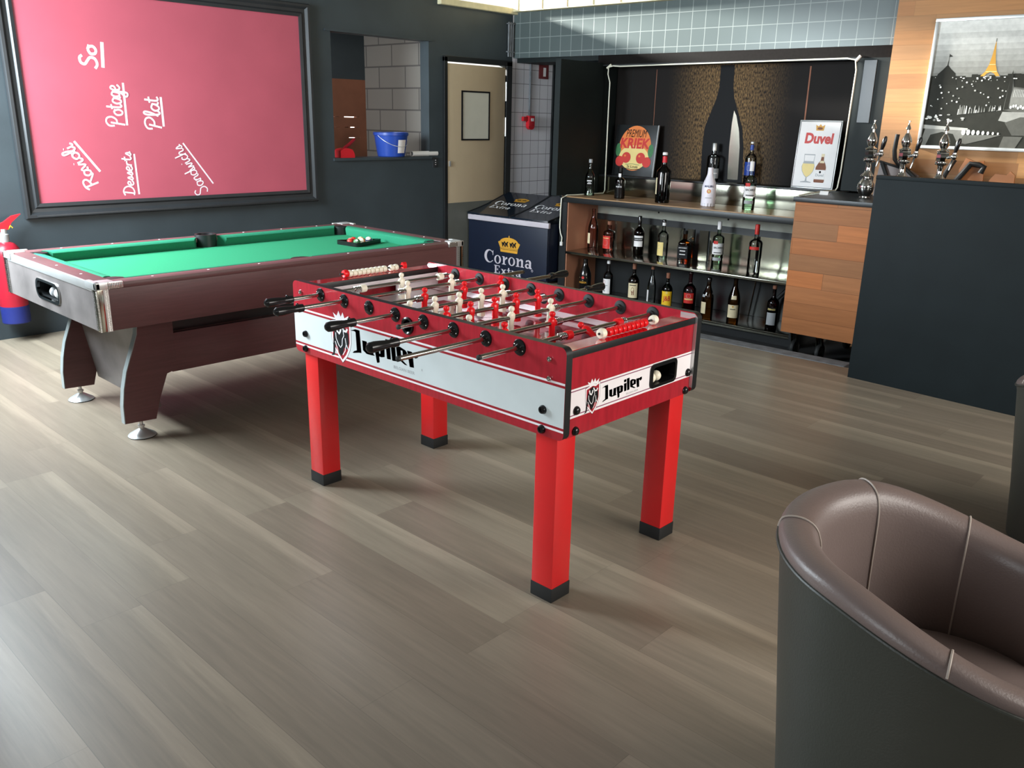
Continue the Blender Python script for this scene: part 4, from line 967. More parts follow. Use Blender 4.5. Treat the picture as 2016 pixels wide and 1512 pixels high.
# ================================================================== bottle shelves
us = bthing('bottle_shelf_unit', 'low open bar shelf unit with wooden top and steel shelf holding the bottles', 'shelf unit', 0, 0, 0)
QE = 2.31
m = MB(); m.box((-.05, .0, .765), (QE, .50, .812), M_['black'], .004); m.box((-.045, .012, .812), (QE, .50, .820), M_['shelfwood']); m.build('top_board', us)
m = MB(); m.box((-.05, .0, -.2), (.028, .50, .765), M_['black']); m.box((.028, .012, -.1), (.036, .50, .765), M_['salmon']); m.build('side_panel', us)
m = MB(); m.box((QE - .03, .0, -.2), (QE, .50, .765), M_['black']); m.build('side_panel', us)
m = MB(); m.box((.036, -.012, .296), (QE - .03, .48, .319), M_['steel'], .003); m.build('shelf', us)
m = MB(); m.box((.036, .02, -.13), (QE - .03, .48, -.10), M_['steel'], .003); m.build('shelf', us)
m = MB(); m.box((.036, .06, -.2), (QE - .03, .09, -.13), M_['black']); m.build('plinth', us)
for a, b, tl in ((.036, .55, 0), (.553, 1.005, 0), (1.04, 1.11, .20), (1.17, 1.25, .20), (1.263, 1.72, -.07), (1.7225, QE - .03, -.055)):
    m = MB(); m.box((a - (a + b) / 2, -.005, .319), (b - (a + b) / 2, .005, .585), M_['steel']); o = m.build('back_sheet', us, ((a + b) / 2, .464, 0)); o.rotation_euler = (0, 0, tl)
m = MB(); m.box((.036, .480, .319), (QE - .03, .4835, .585), M_['black']); m.build('back_board', us)
m = MB(); m.box((.036, .482, .640), (QE - .03, .492, .765), M_['greyboard'])
for q in (.72, 1.42): m.sphere((q, .48, .70), .008, M_['ink'], 10, 6)
m.build('back_board', us)
m = MB(); m.box((.036, .474, .585), (QE - .03, .496, .640), M_['black']); m.build('back_rail', us)
m = MB(); m.box((.036, .485, -.1), (QE - .03, .497, .30), M_['black']); m.build('back_board', us)
bs = bthing('steel_backsplash', 'low stainless steel splashback behind the top row of bottles', 'splashback', 0, 0, 0)
m = MB(); m.box((0.005, .505, .820), (2.33, .518, .985), M_['steel'], .002); m.build('sheet', bs)
m = MB(); m.box((0.005, .505, .985), (2.335, .73, 1.0), M_['black'], .003); m.build('ledge', bs)
h_ = bthing('drain_hose', 'thick black hose curving down behind the lowest bottle shelf', 'hose', 0, 0, 0)
m = MB(); m.tube([(2.25, .42, .22), (2.18, .42, .235), (2.06, .42, .20), (1.97, .42, .10), (1.94, .42, -.02), (1.94, .42, -.098)], .018, M_['rubber'], 12); m.build('tube', h_)
h_ = bthing('steel_pipe', 'thin steel pipe standing upright behind the lowest bottle shelf', 'pipe', 0, 0, 0)
m = MB(); m.cyl((1.72, .43, -.098), (1.77, .43, .294), .007, M_['chrome'], 10); m.build('pipe', h_)
# ---- poster wall
po = bthing('wall_poster', 'wide black poster of a dark bottle with golden glow behind the bar', 'poster', 0, .73, 0)
amb = amber_glow('golden_droplet_print', hx(27, 23, 21), hx(142, 112, 74), 1.17)
m = MB(); m.box((.01, 0, 1.0), (2.345, .02, 1.98), amb)
fn = lambda u, v, d=0: (u, -.0008 - d * .0008, v)
bot = [(1.09, 1.975), (1.095, 1.80), (1.075, 1.70), (1.03, 1.58), (.985, 1.46), (.975, 1.30), (.985, 1.0)]
bot2 = [(1.385, 1.0), (1.365, 1.30), (1.335, 1.46), (1.285, 1.58), (1.235, 1.70), (1.215, 1.80), (1.21, 1.975)]
m.shape([[(u - .006, v) for u, v in bot] + [(u + .006, v) for u, v in bot2]], fn, M_['ink'])
m.shape([[(1.245, 1.02), (1.345, 1.02), (1.335, 1.30), (1.315, 1.43), (1.275, 1.56), (1.25, 1.60), (1.24, 1.50), (1.235, 1.3)]], lambda u, v: fn(u, v, 1), M_['steel'])
for q, c in ((.18, 'counter'), (.44, 'brown'), (1.885, 'brown')): m.shape([[(q, 1.35 if q > 1 else 1.45), (q + (.012 if q > 1 else .005), 1.35 if q > 1 else 1.45), (q + (.012 if q > 1 else .005), 1.95), (q, 1.95)]], lambda u, v: fn(u, v, 1), M_[c])
m.build('print', po)
rl = bthing('rope_light', 'white rope light outlining the dark poster recess, plug dangling by the shelf', 'rope light', 0, 0, 0)
m = MB()
rp = [(-.008, -.018, .39), (-.002, -.02, .44), (-.02, -.022, .48), (-.032, -.02, .53), (-.030, -.02, .70), (-.028, -.016, .80), (.014, .01, .829), (.03, .15, .827), (.06, .40, .828), (.085, .485, .83), (.102, .484, .86), (.098, .485, 1.2), (.094, .486, 1.70), (.095, .486, 1.83), (.070, .486, 1.90), (.072, .486, 1.962), (.12, .486, 1.974), (.20, .486, 1.968), (.6, .486, 1.972), (1.2, .486, 1.976), (1.8, .486, 1.980), (2.27, .486, 1.984), (2.335, .486, 1.972), (2.350, .486, 1.90), (2.342, .486, 1.5), (2.335, .486, 1.15), (2.325, .486, 1.03), (2.318, .47, 1.009), (2.30, .30, 1.009), (2.31, .0, 1.009), (2.342, -.22, 1.009), (2.345, -.29, 1.009)]
m.tube([p for p in rp], .0056, M_['rope'], 8); m.build('cable', rl)
m = MB(); m.box((-.02, -.028, .365), (.006, -.008, .40), M_['whiteplastic'], .003); m.build('plug', rl)
m = MB(); m.cyl((.055, .486, 1.955), (.10, .486, 1.985), .010, M_['rope'], 10); m.cyl((2.34, .486, 1.965), (2.37, .486, 2.0), .011, M_['whiteplastic'], 10); m.build('joint', rl)
# leaning signs
ks = bthing('beer_sign', 'black square beer sign with an orange oval, red cherries and green leaves', 'sign', .09, .60, 1.0005, rx=math.radians(-7))
m = MB(); m.box((0, 0, 0), (.46, .012, .465), M_['black'], .003); m.box((.452, -.002, 0), (.462, .0125, .465), M_['inkgrey']); m.build('board', ks)
m = MB(); f = lambda d: (lambda u, v: (u, -.0006 - d * .0006, v))
m.shape([ell(.225, .252, .178, .205, 40)], f(0), M_['inkorange'])
m.shape([ell(.225, .165, .165, .115, 30, .18, PI - .18)[::1] + ell(.225, .165, .150, .110, 30, PI + .15, 2 * PI - .15)], f(1), M_['inkcream'])
m.shape([ell(.045, .235, .030, .060, 16)], f(2), M_['inkgreen']); m.shape([ell(.405, .235, .030, .060, 16)], f(2), M_['inkgreen'])
for cx, cy, r in ((.075, .130, .047), (.375, .130, .047), (.145, .165, .050), (.305, .165, .050)): m.shape([ell(cx, cy, r, r, 22)], f(3 if r < .05 else 4), M_['inkred'])
for cx, cy in ((.13, .182), (.29, .182)): m.shape([ell(cx, cy, .012, .010, 10)], f(5), M_['inkorange'])
m.text('PREMIUM', f(3), .118, .352, .215, .070, M_['ink'], .0, .12)
m.text('KRIEK', f(3), .062, .250, .325, .095, M_['inkred'], .035, .08)
m.text('St Louis', f(4), .165, .072, .12, .026, M_['ink'], .01)
m.stroke([(.14, .068), (.22, .058), (.31, .066)], f(4), .005, M_['ink']); m.stroke([(.145, .102), (.22, .110), (.30, .102)], f(4), .004, M_['inkgreen'])
m.build('print', ks)
ds = bthing('beer_sign', 'white upright beer sign with red lettering, a tulip glass and a stubby bottle', 'sign', 1.892, .60, 1.0005, rx=math.radians(-5))
m = MB(); m.box((0, 0, 0), (.350, .012, .535), M_['silver'], .003); m.box((.008, -.001, .008), (.342, .004, .527), M_['ink']); m.box((.012, -.0016, .012), (.338, .004, .523), M_['label']); m.build('board', ds)
m = MB(); f = lambda d: (lambda u, v: (u, -.0022 - d * .0006, v))
m.text('Duvel', f(0), .062, .352, .23, .085, M_['inkred'], .045, .06)
m.shape([[(.145, .455), (.205, .455), (.212, .500), (.19, .488), (.175, .505), (.160, .488), (.138, .500)]], f(0), M_['inkgold']); m.shape([ell(.175, .472, .022, .010, 14)], f(1), M_['brown'])
gl_ = [(.075, .045), (.165, .045), (.165, .050), (.128, .058), (.124, .085), (.150, .105), (.170, .135), (.178, .170), (.166, .215), (.170, .270), (.078, .270), (.082, .215), (.068, .170), (.076, .135), (.095, .105), (.116, .085), (.112, .058), (.075, .050)]
m.shape([gl_], f(0), M_['inkgrey']); m.shape([[(.124, .090), (.148, .107), (.167, .136), (.174, .170), (.171, .195), (.076, .195), (.072, .170), (.080, .136), (.098, .107), (.118, .090)]], f(1), M_['inkcream']); m.shape([[(.086, .215), (.162, .215), (.166, .262), (.083, .262)]], f(1), M_['label'])
sb = [(.190, .050), (.268, .050), (.272, .060), (.272, .170), (.262, .200), (.246, .225), (.243, .262), (.246, .275), (.222, .275), (.224, .262), (.221, .225), (.203, .200), (.188, .170), (.186, .060)]
m.shape([sb], f(2), M_['brown']); m.shape([[(.187, .075), (.2725, .075), (.2725, .150), (.187, .150)]], f(3), M_['label']); m.shape([[(.214, .204), (.254, .204), (.249, .222), (.219, .222)]], f(3), M_['ivory']); m.shape([[(.222, .252), (.246, .252), (.247, .276), (.221, .276)]], f(3), M_['ivory'])
m.text('Duvel', f(4), .196, .098, .066, .022, M_['inkgrey'], .02); m.shape([ell(.23, .133, .009, .010, 10)], f(4), M_['ink'])
m.build('print', ds)

# ================================================================== bottles
SH = dict(
    std=[(.0, 0), (.93, 0), (1, .015), (1, .56), (.95, .61), (.72, .665), (.42, .71), (.33, .75), (.31, .80), (.31, .93)],
    tall=[(.0, 0), (.93, 0), (1, .012), (1, .60), (.93, .645), (.62, .69), (.38, .73), (.33, .77), (.31, .93)],
    dome=[(.0, 0), (.93, 0), (1, .015), (1, .60), (.98, .635), (.88, .665), (.55, .695), (.36, .715), (.33, .75), (.33, .95)],
    square=[(.0, 0), (.96, 0), (1, .01), (1, .58), (.97, .605), (.78, .65), (.46, .69), (.36, .71), (.35, .80), (.35, .93)],
    coat=[(.0, 0), (.92, 0), (1, .015), (1, .10), (.985, .25), (1, .42), (.98, .50), (.86, .60), (.66, .70), (.48, .78), (.40, .84), (.38, .93), (.38, 1.0), (0, 1.0)],
    wine=[(.0, 0), (.93, 0), (1, .012), (1, .50), (.93, .57), (.74, .66), (.52, .74), (.40, .80), (.36, .86), (.35, .93)],
    port=[(.0, 0), (.94, 0), (1, .012), (1, .54), (.97, .59), (.70, .64), (.40, .67), (.36, .72), (.38, .80), (.34, .93)],
    flare=[(.0, 0), (1.02, 0), (1.06, .02), (.98, .06), (.90, .14), (.92, .40), (.96, .50), (.90, .57), (.60, .64), (.40, .70), (.33, .76), (.31, .93)])
def bottle(label, q, p, z, h, d, shape, gm, cap, labs=(), yaw=0, liquid=None, group=None):
    R = d / 2; t = bthing('bottle', label, 'bottle', q, p, z + .0006, group or ('bottles on the top of the shelf unit' if z > .7 else 'bottles on the steel middle shelf' if z > 0 else 'bottles on the lowest shelf'))
    prof = SH[shape]; sq = 6 if shape == 'square' else None
    m = MB(); m.lathe([(r * R, v * h) for r, v in prof], gm, seg=32, sq=sq, cap=False); gb = m.build('glass_body', t)
    if sq: gb.rotation_euler = (0, 0, math.radians(12))
    rc = lambda v: next((a[0] + (b[0] - a[0]) * (v - a[1]) / (b[1] - a[1]) for a, b in zip(prof[1:], prof[2:]) if a[1] <= v <= b[1]), 1) * R
    if cap:
        cm, c0, cr = cap
        m = MB(); m.lathe([(cr * R * .9, c0 * h), (cr * R, (c0 + .005) * h), (cr * R, .985 * h), (cr * R * .85, h), (0, h)], cm, seg=20, cap=False); m.build('cap', t)
    if liquid:
        lm, lv = liquid
        m = MB(); m.lathe([(0, .008 * h)] + [(r * R * .93, max(v, .01) * h) for r, v in prof[1:] if v < lv] + [(rc(lv) * .93, lv * h), (0, lv * h)], lm, seg=26, cap=False); m.build('liquid', t)
    for li in labs:
        v0, v1, half, mm, items = li[:5]; yw = math.radians(li[5] if len(li) > 5 else yaw)
        m = MB()
        if sq:
            s_ = R * 1.012; x0 = -R * half
            m.M = Matrix.Rotation(math.radians(12), 4, 'Z')
            m.face([(x0, -s_, v0 * h), (-x0, -s_, v0 * h), (-x0, -s_, v1 * h), (x0, -s_, v1 * h)], mm)
            m.face([(s_, x0, v0 * h), (s_, -x0, v0 * h), (s_, -x0, v1 * h), (s_, x0, v1 * h)], mm)
            fn = lambda d: (lambda u, v: (u, -s_ - .0004 - d * .0004, v))
        else:
            A = [-PI / 2 + yw + half * (2 * k / 14 - 1) for k in range(15)]; n = 6
            m.rings([[((rc(vv) + .0008) * math.cos(a), (rc(vv) + .0008) * math.sin(a), vv * h) for a in A] for vv in [v0 + (v1 - v0) * k / n for k in range(n + 1)]], mm, False, False, False)
            fn = lambda d, yw=yw: (lambda u, v: ((rc(v / h) + .0014 + d * .0005) * math.cos(-PI / 2 + yw + u / R), (rc(v / h) + .0014 + d * .0005) * math.sin(-PI / 2 + yw + u / R), v))
        for it in items:
            if it[0] == 't': _, s, cx, vy, w_, hh, ink = it; m.text(s, fn(1), (cx - w_ / 2) * R, vy * h, w_ * R, hh * h, ink, .02)
            if it[0] == 'o': _, cx, vy, rx_, ry_, ink = it; m.shape([ell(cx * R, vy * h, rx_ * R, ry_ * h, 18)], fn(0), ink)
            if it[0] == 'b': _, cx, v0_, w_, v1_, ink = it; k = 8; m.rings([[fn(0)((cx - w_ / 2 + w_ * j / k) * R, vv * h) for j in range(k + 1)] for vv in (v0_, (v0_ + v1_) / 2, v1_)], ink, False, False, False)
            if it[0] == 'd': _, cx, vy, rx_, ry_, ink = it; m.shape([[((cx - rx_) * R, vy * h), (cx * R, (vy - ry_) * h), ((cx + rx_) * R, vy * h), (cx * R, (vy + ry_) * h)]], fn(0), ink)
        m.build('label', t)
    return t
K = M_; I = M_['ink']
Z0, Z1, Z2 = .820, .319, -.10
bottle('clear flared bottle with white script lettering, leftmost on the wooden top board', .101, .239, Z0, .33, .094, 'flare', G_['clear'], (K['inkgrey'], .90, .36), [(.36, .37, .3, K['inkwhite'], [('b', 0, .40, 1.0, 0.430, K['inkwhite']), ('b', 0, .33, .9, 0.348, K['inkwhite'])])], 30, (G_['pale'], .22))
bottle('short dark brown wine bottle with white lettering on the wooden top board', .457, .213, Z0, .278, .094, 'port', G_['brown'], (K['bottleblack'], .84, .42), [(.05, .50, .9, K['bottleblack'], [('t', 'PORTO', -.05, .36, 1.1, .05, K['inkwhite']), ('o', 0, .45, .10, .025, K['inkgrey'])]), (.69, .80, .8, K['label'], [], 10)], 25, (G_['brown'], .6))
bottle('tall dark green bottle with red neck and white cap on the wooden top board', .915, .20, Z0, .425, .125, 'tall', G_['darkgreen'], (K['label'], .945, .36), [(.80, .925, 3.1, K['redplastic'], []), (.17, .50, .55, K['ivory'], [], -55)], 0, (G_['darkgreen'], .6))
bottle('opaque white bottle with a small orange emblem on the wooden top board', 1.334, .251, Z0, .318, .120, 'coat', K['malibu'], None, [(.001, .09, 3.1, G_['clear'], []), (.30, .305, .3, K['malibu'], [('t', 'MALIBU', 0, .50, 1.35, .055, K['inknavy']), ('o', 0, .40, .28, .055, K['inkorange']), ('o', .02, .39, .16, .03, K['inkcream']), ('b', 0, .22, .9, 0.238, K['inkgrey'])])], 28)
bottle('clear bottle with white cap and white label with red seal on the wooden top board', 1.698, .259, Z0, .385, .098, 'dome', G_['pale'], (K['label'], .80, .36), [(.27, .50, 1.15, K['label'], [('t', 'BACARDI', .1, .40, 1.6, .045, I), ('b', .1, .30, 1.4, 0.318, I)]), (.49, .56, .42, K['inkred'], [], 2), (.13, .20, .8, K['inkgrey'], [])], 26, (G_['pale'], .25))
bottle('large clear bottle with silver cap on the black ledge behind the opaque white bottle', 1.134, .655, 1.0, .325, .112, 'dome', G_['clear'], (K['silver'], .80, .34), [(.08, .34, .9, K['inkgrey'], [('b', 0, .2, 1.1, 0.230, K['label'])], 40)], 20, group='bottles on the black ledge')
bottle('clear bottle with blue label and blue neck on the black ledge', 1.489, .655, 1.0, .350, .095, 'tall', G_['clear'], (K['silver'], .95, .33), [(.80, .925, 3.1, K['blueplastic'], []), (.20, .52, 1.2, K['blueplastic'], [('o', 0, .38, .4, .07, K['inkgrey'])], 10)], 10, group='bottles on the black ledge')
# steel middle shelf
bottle('slender empty clear bottle with cream side label, leftmost on the steel shelf', .12, .303, Z1, .378, .098, 'wine', G_['rose'], (G_['rose'], .93, .36), [(.14, .40, .55, K['ivory'], [], -30)], 0)
bottle('squat clear bottle with a red label, second from left on the steel shelf', .31, .30, Z1, .278, .112, 'dome', G_['rose'], (K['brown'], .88, .36), [(.10, .52, .85, K['inkred'], [('o', 0, .30, .5, .10, K['inkgrey']), ('b', 0, .44, 1.3, .46, K['inkcream'])], -5)], 0, (G_['rose'], .45))
bottle('black whisky bottle with white label crossed by a black band on the steel shelf', .621, .331, Z1, .352, .096, 'std', G_['brown'], (K['bottleblack'], .80, .36), [(.22, .50, .95, K['label'], [('b', 0, .365, 1.9, .445, I), ('t', 'WILLIAM LAWSON', 0, .39, 1.6, .03, K['label'])])], 22, (K['bottleblack'], .62))
bottle('clear bottle with a tall yellow label and black and white cap on the steel shelf', .916, .268, Z1, .350, .094, 'tall', G_['clear'], (K['bottleblack'], .93, .38), [(.10, .44, .75, K['inkcream'], [('o', -.1, .32, .35, .05, K['inkgrey'])], -8), (.85, .925, 3.1, K['label'], [])], 0, (G_['pale'], .1))
bottle('square whiskey bottle with amber contents and black label on the steel shelf', 1.10, .33, Z1, .268, .098, 'square', G_['whisky'], (K['bottleblack'], .88, .44), [(.10, .52, .95, K['ink'], [('t', "JACK DANIEL'S", 0, .42, 1.5, .045, K['label']), ('b', 0, .33, 1.0, 0.360, K['label']), ('b', 0, .22, 1.1, 0.244, K['label'])])], 0, (G_['whisky'], .60))
bottle('clear bottle with white cap and white label, second from right on the steel shelf', 1.432, .316, Z1, .378, .098, 'dome', G_['pale'], (K['label'], .82, .36), [(.27, .52, 1.1, K['label'], [('t', 'BACARDI', .1, .40, 1.6, .045, I), ('b', 0, .30, 1.3, 0.318, I)]), (.50, .57, .42, K['inkred'], [], 0), (.13, .20, .8, K['inkgrey'], [])], 24, (G_['pale'], .25))
bottle('tall clear bottle with red cap, rightmost on the steel shelf', 1.841, .176, Z1, .402, .106, 'dome', G_['clear'], (K['inkred'], .80, .36), [(.50, .56, .8, K['inkred'], [])], 10)
# lowest shelf
bottle('black liqueur bottle with an orange diamond emblem, leftmost on the lowest shelf', .16, .15, Z2, .365, .120, 'wine', K['bottleblack'], None, [(.30, .31, .3, K['bottleblack'], [('d', 0, .47, .62, .085, K['inkcream']), ('o', 0, .47, .22, .035, K['inkred']), ('t', 'PASSOA', 0, .32, 1.2, .05, K['inkgold'])])], 18)
bottle('clear bottle with white cap and white label with a red seal on the lowest shelf', .435, .14, Z2, .360, .088, 'tall', G_['clear'], (K['label'], .92, .36), [(.16, .54, .95, K['label'], [('o', -.35, .46, .30, .05, K['inkred']), ('b', 0, .36, .9, 0.381, K['inkgrey']), ('b', -.3, .22, .6, 0.238, I)], 5)], 0)
bottle('dark brown bottle with a cream label showing a small brown figure on the lowest shelf', .725, .13, Z2, .372, .100, 'std', G_['brown'], (K['brown'], .86, .36), [(.17, .53, .95, K['ivory'], [('b', 0, .47, 1.2, 0.488, I), ('o', 0, .36, .28, .07, K['brown']), ('b', -.05, .24, .16, .34, K['brown']), ('b', .22, .24, .14, .36, K['brown'])], 22)], 0, (G_['amber'], .5))
bottle('slim clear bottle with a narrow white side label on the lowest shelf', .93, .11, Z2, .372, .078, 'wine', G_['clear'], (K['brown'], .93, .4), [(.16, .44, .4, K['label'], [], -35)], 0)
bottle('green bottle with a bright yellow label and big red lettering on the lowest shelf', 1.09, .11, Z2, .335, .094, 'std', G_['green'], (K['brown'], .86, .36), [(.10, .53, 1.05, K['inkyellow'], [('t', 'J&B', .05, .24, 1.35, .17, K['inkred']), ('o', 0, .50, .18, .035, K['inkcream'])])], 26, (G_['green'], .55))
bottle('pink tinted bottle with a round red and white emblem on the lowest shelf', 1.30, .13, Z2, .370, .112, 'std', G_['pink'], (G_['pink'], .93, .36), [(.28, .52, .8, K['inkred'], [('o', 0, .45, .35, .05, K['inkgrey']), ('b', 0, .36, 1.3, .39, K['inkcream'])])], 22, (G_['pink'], .4))
bottle('amber bottle with a cream label turned to the left on the lowest shelf', 1.50, .09, Z2, .352, .100, 'wine', G_['amber'], (K['bottleblack'], .90, .42), [(.14, .42, .6, K['ivory'], [], -22), (.54, .60, .35, K['inkgrey'], [], -25)], 0)
bottle('amber bottle with cream label and round pale seal, second from right on lowest shelf', 1.725, .125, Z2, .385, .100, 'wine', G_['amber'], (G_['amber'], .93, .4), [(.12, .40, .95, K['ivory'], [('b', 0, .30, .9, 0.315, I), ('o', 0, .365, .14, .018, K['inkgold'])], 20), (.52, .60, .45, K['ivory'], [], 22)], 0)
bottle('dark red bottle with a pale label, rightmost on the lowest shelf', 2.07, .12, Z2, .362, .094, 'tall', G_['wine'], (K['brown'], .92, .36), [(.12, .40, .8, K['inkgrey'], [], 12), (.44, .52, .8, K['ink'], [('t', 'PERNOD', 0, .455, 1.3, .04, K['inkcream'])], 12)], 0, (G_['wine'], .5))

# ================================================================== plank-fronted bar unit, taps, counter
wu = bthing('bar_unit', 'orange oak plank fronted bar unit on castors with a black top', 'bar unit', 2.335, -.30, 0)
WE = 1.75
m = MB(); m.box((0, 0, .005), (WE, .03, .968), M_['woodunit'], .002); m.build('plank_front', wu)
m = MB(); m.box((.002, .03, .03), (.03, .74, .968), M_['black']); m.box((WE - .03, .03, .03), (WE, .74, .968), M_['black']); m.box((.03, .71, .03), (WE - .03, .74, .968), M_['black']); m.box((.03, .03, .03), (WE - .03, .72, .06), M_['black']); m.build('carcass', wu)
m = MB(); m.box((-.012, -.02, .968), (WE, .745, 1.0), M_['black'], .003); m.build('worktop', wu)
for q in (.085, .28, 1.5):
    for p in (.06, .62):
        m = MB(); m.box((q - .03, p - .03, .0), (q + .03, p + .03, .008), M_['steel'])
        for s_ in (-.022, .018): m.prism([(p - .02, .0), (p + .02, .0), (p + .05, -.13), (p + .02, -.13)], lambda u, v, a, q=q, s_=s_: (q + s_ + a, u, v), 0, .004, M_['steel'])
        cs = m.build('castor', wu)
        m = MB(); m.lathe([(.0, -.017), (.030, -.018), (.05, -.016), (.066, -.014), (.070, -.006), (.070, .006), (.066, .014), (.05, .016), (.030, .018), (0, .017)], [M_['steel'], M_['steel'], M_['rubber'], M_['rubber'], M_['rubber'], M_['rubber'], M_['rubber'], M_['steel'], M_['steel']], (q, p + .035, -.1285), 24, 'X'); m.build('wheel', cs)
cd = bthing('card_holder', 'small white card holder lying on the black top of the bar unit', 'card', 2.395, .06, 1.0006)
m = MB(); m.box((-.032, -.015, 0), (.032, .03, .003), M_['whiteplastic']); m.prism([(-.015, .003), (-.012, .003), (.0, .027), (-.003, .027)], lambda u, v, a: (a, u, v), -.032, .032, M_['label']); m.build('card', cd)
TP = [(0, 0), (.030, 0), (.038, .004), (.030, .010), (.034, .016), (.052, .045), (.059, .075), (.054, .100), (.036, .130), (.026, .142), (.030, .146), (.046, .150), (.048, .156), (.044, .160), (.026, .180), (.021, .195), (.020, .245), (.024, .252), (.040, .258), (.043, .264), (.040, .270), (.030, .274), (.0, .275)]
TT = [(.0, .338), (.036, .338), (.040, .344), (.036, .350), (.026, .354), (.020, .362), (.028, .375), (.034, .395), (.033, .410), (.026, .428), (.014, .452), (.009, .458), (.009, .478), (.017, .484), (.016, .490), (.007, .510), (.0045, .515), (.0045, .530), (.010, .533), (.010, .538), (0, .540)]
def tap(label, q, p):
    t = bthing('beer_tap', label, 'beer tap', q, p, 1.0003, 'chrome beer taps on the bar', 0)
    m = MB(); m.lathe(TP, M_['chrome'], seg=28, cap=False); m.build('column', t)
    m = MB(); m.lathe([(.026, .272), (.037, .276), (.040, .282), (.040, .332), (.037, .338), (.026, .340)], M_['chrome'], seg=8); m.lathe([(.0415, .27), (.0415, .276), (.036, .28)], M_['chrome'], seg=24, cap=False); m.build('head', t)
    m = MB(); m.lathe(TT, M_['chrome'], seg=24, cap=False); m.build('finial', t)
    m = MB(); m.cyl((.03, -.01, .305), (.075, -.02, .312), .012, M_['chrome'], 14); m.sphere((.078, -.02, .312), .021, M_['chrome'], 16, 12); m.lathe([(.010, .328), (.017, .330), (.017, .338), (.009, .342)], M_['chrome'], (.080, -.02, 0), 14); m.tube([(.075, -.022, .295), (.070, -.030, .26), (.062, -.034, .225)], [.009, .007, .006], M_['chrome'], 10); m.build('spout', t)
    m = MB(); m.tube([(.080, -.02, .338), (.086, -.02, .37), (.094, -.022, .41), (.100, -.022, .432)], [.010, .015, .016, .007], M_['blackgloss'], 12); m.build('tap_handle', t)
    return t
tap('chrome beer tap nearest the bottle shelves, its round base in view', 2.694, .05)
tap('middle one of the three chrome beer taps, in front of the wooden wall', 2.925, .06)
tap('chrome beer tap in front of the framed city picture', 3.172, .06)
bc = thing('bar_counter', 'tall black bar counter front hiding the right side of the bar', 'bar counter', B(3.157, -1.138), BROT + math.atan2(-.085, .902))
m = MB(); m.box((0, 0, 0), (2.6, .035, 1.205), M_['counter'], .002); m.build('front_panel', bc)
m = MB(); m.box((0, -.004, 1.205), (2.6, .05, 1.227), M_['counter'], .003); m.build('top_edge', bc)
m = MB(); m.box((.0, .035, 0), (.03, .24, 1.20), M_['counter']); m.box((2.57, .035, 0), (2.6, .24, 1.20), M_['counter']); m.build('side_return', bc)
# chairs lying on the bar unit behind the counter
c1 = bthing('stacked_chair', 'upturned chair with grey seat and black arm behind the middle beer tap', 'chair', 2.80, .30, 1.0006, 'chairs stacked on the bar')
m = MB(); m.tube([(-.018, 0, .445), (-.022, 0, .40), (-.024, 0, .33), (-.012, 0, .27), (.02, .0, .235), (.08, 0, .20)], .0155, M_['rubber'], 12); m.build('armrest', c1)
m = MB(); m.prism([(-.12, .245), (.10, .195), (.16, .16), (.14, .0), (-.14, 0)], lambda u, v, a: (u, a, v), .02, .06, M_['leather']); m.build('seat', c1)
m = MB(); m.tube([(-.12, .01, .25), (.02, .01, .215), (.10, .01, .195)], .009, M_['rubber'], 8); m.tube([(-.10, .0, .24), (-.06, 0, .16), (.01, 0, .015)], .014, M_['rubber'], 8); m.tube([(.08, 0, .20), (.18, 0, .12), (.215, 0, .014)], .013, M_['rubber'], 8); m.build('frame', c1)
c2 = bthing('stacked_chair', 'upturned beech chair with black bent arm below the framed city picture', 'chair', 3.30, .30, 1.0006, 'chairs stacked on the bar')
m = MB(); m.tube([(-.11, 0, .285), (-.15, 0, .20), (-.20, 0, .06), (-.208, 0, .016)], .017, M_['rubber'], 10); m.tube([(-.10, -.01, .11), (-.04, -.01, .20), (.0, -.01, .262), (.05, -.01, .258), (.085, -.01, .245), (.07, -.01, .205)], .020, M_['rubber'], 10); m.tube([(-.10, -.01, .11), (-.145, -.01, .018)], .018, M_['rubber'], 10); m.build('armrest', c2)
m = MB(); m.prism([(-.05, .0), (-.08, .22), (-.045, .300), (.02, .275), (.07, .285), (.10, .0)], lambda u, v, a: (u, a, v), .03, .05, M_['chairwood']); m.build('seat', c2)
m = MB(); m.prism([(.12, .0), (.13, .16), (.16, .205), (.23, .20), (.25, .225), (.28, .20), (.29, 0)], lambda u, v, a: (u, a, v), .0, .025, M_['chairwood']); m.build('backrest', c2)

# ================================================================== framed city picture
pc = bthing('framed_picture', 'large framed grey photograph of a night city with a golden tower on the wooden wall', 'picture', 2.885, .449, 1.352)
PWD, PHT = 1.32, .872
m = MB(); t = .022
for a, b in (((0, 0), (PWD, t)), ((0, PHT - t), (PWD, PHT)), ((0, t), (t, PHT - t)), ((PWD - t, t), (PWD, PHT - t))): m.box((a[0], -.028, a[1]), (b[0], 0, b[1]), M_['silver'], .002)
m.build('frame', pc)
gy = {}
def grey(v):
    if v not in gy: gy[v] = mat('print_grey_%d' % v, hx(v, v, max(v - 6, 0)), .55, noise=.1, nscale=30, spec=.15)
    return gy[v]
m = MB(); U, V = PWD - 2 * t, PHT - 2 * t
f = lambda d: (lambda u, v: (t + u * V, -.010 - d * .0004, t + v * V)); AR = U / V
m.box((t, -.009, t), (PWD - t, -.002, PHT - t), grey(40))
sky = [232, 226, 206, 216, 198, 182, 170, 156, 142, 130]
for i, s_ in enumerate(sky):
    a = 1 - .045 * i; m.shape([[(0, a - .045), (AR, a - .045), (AR, a), (0, a)]], f(0), grey(s_))
rng = random.Random(3)
sk = [(0, .0), (0, .57)]
x = 0
while x < AR:
    w_ = rng.uniform(.02, .06); h0 = .555 + rng.uniform(0, .03); sk += [(x, h0), (x + w_, h0)]; x += w_
sk += [(AR, .55), (AR, 0)]
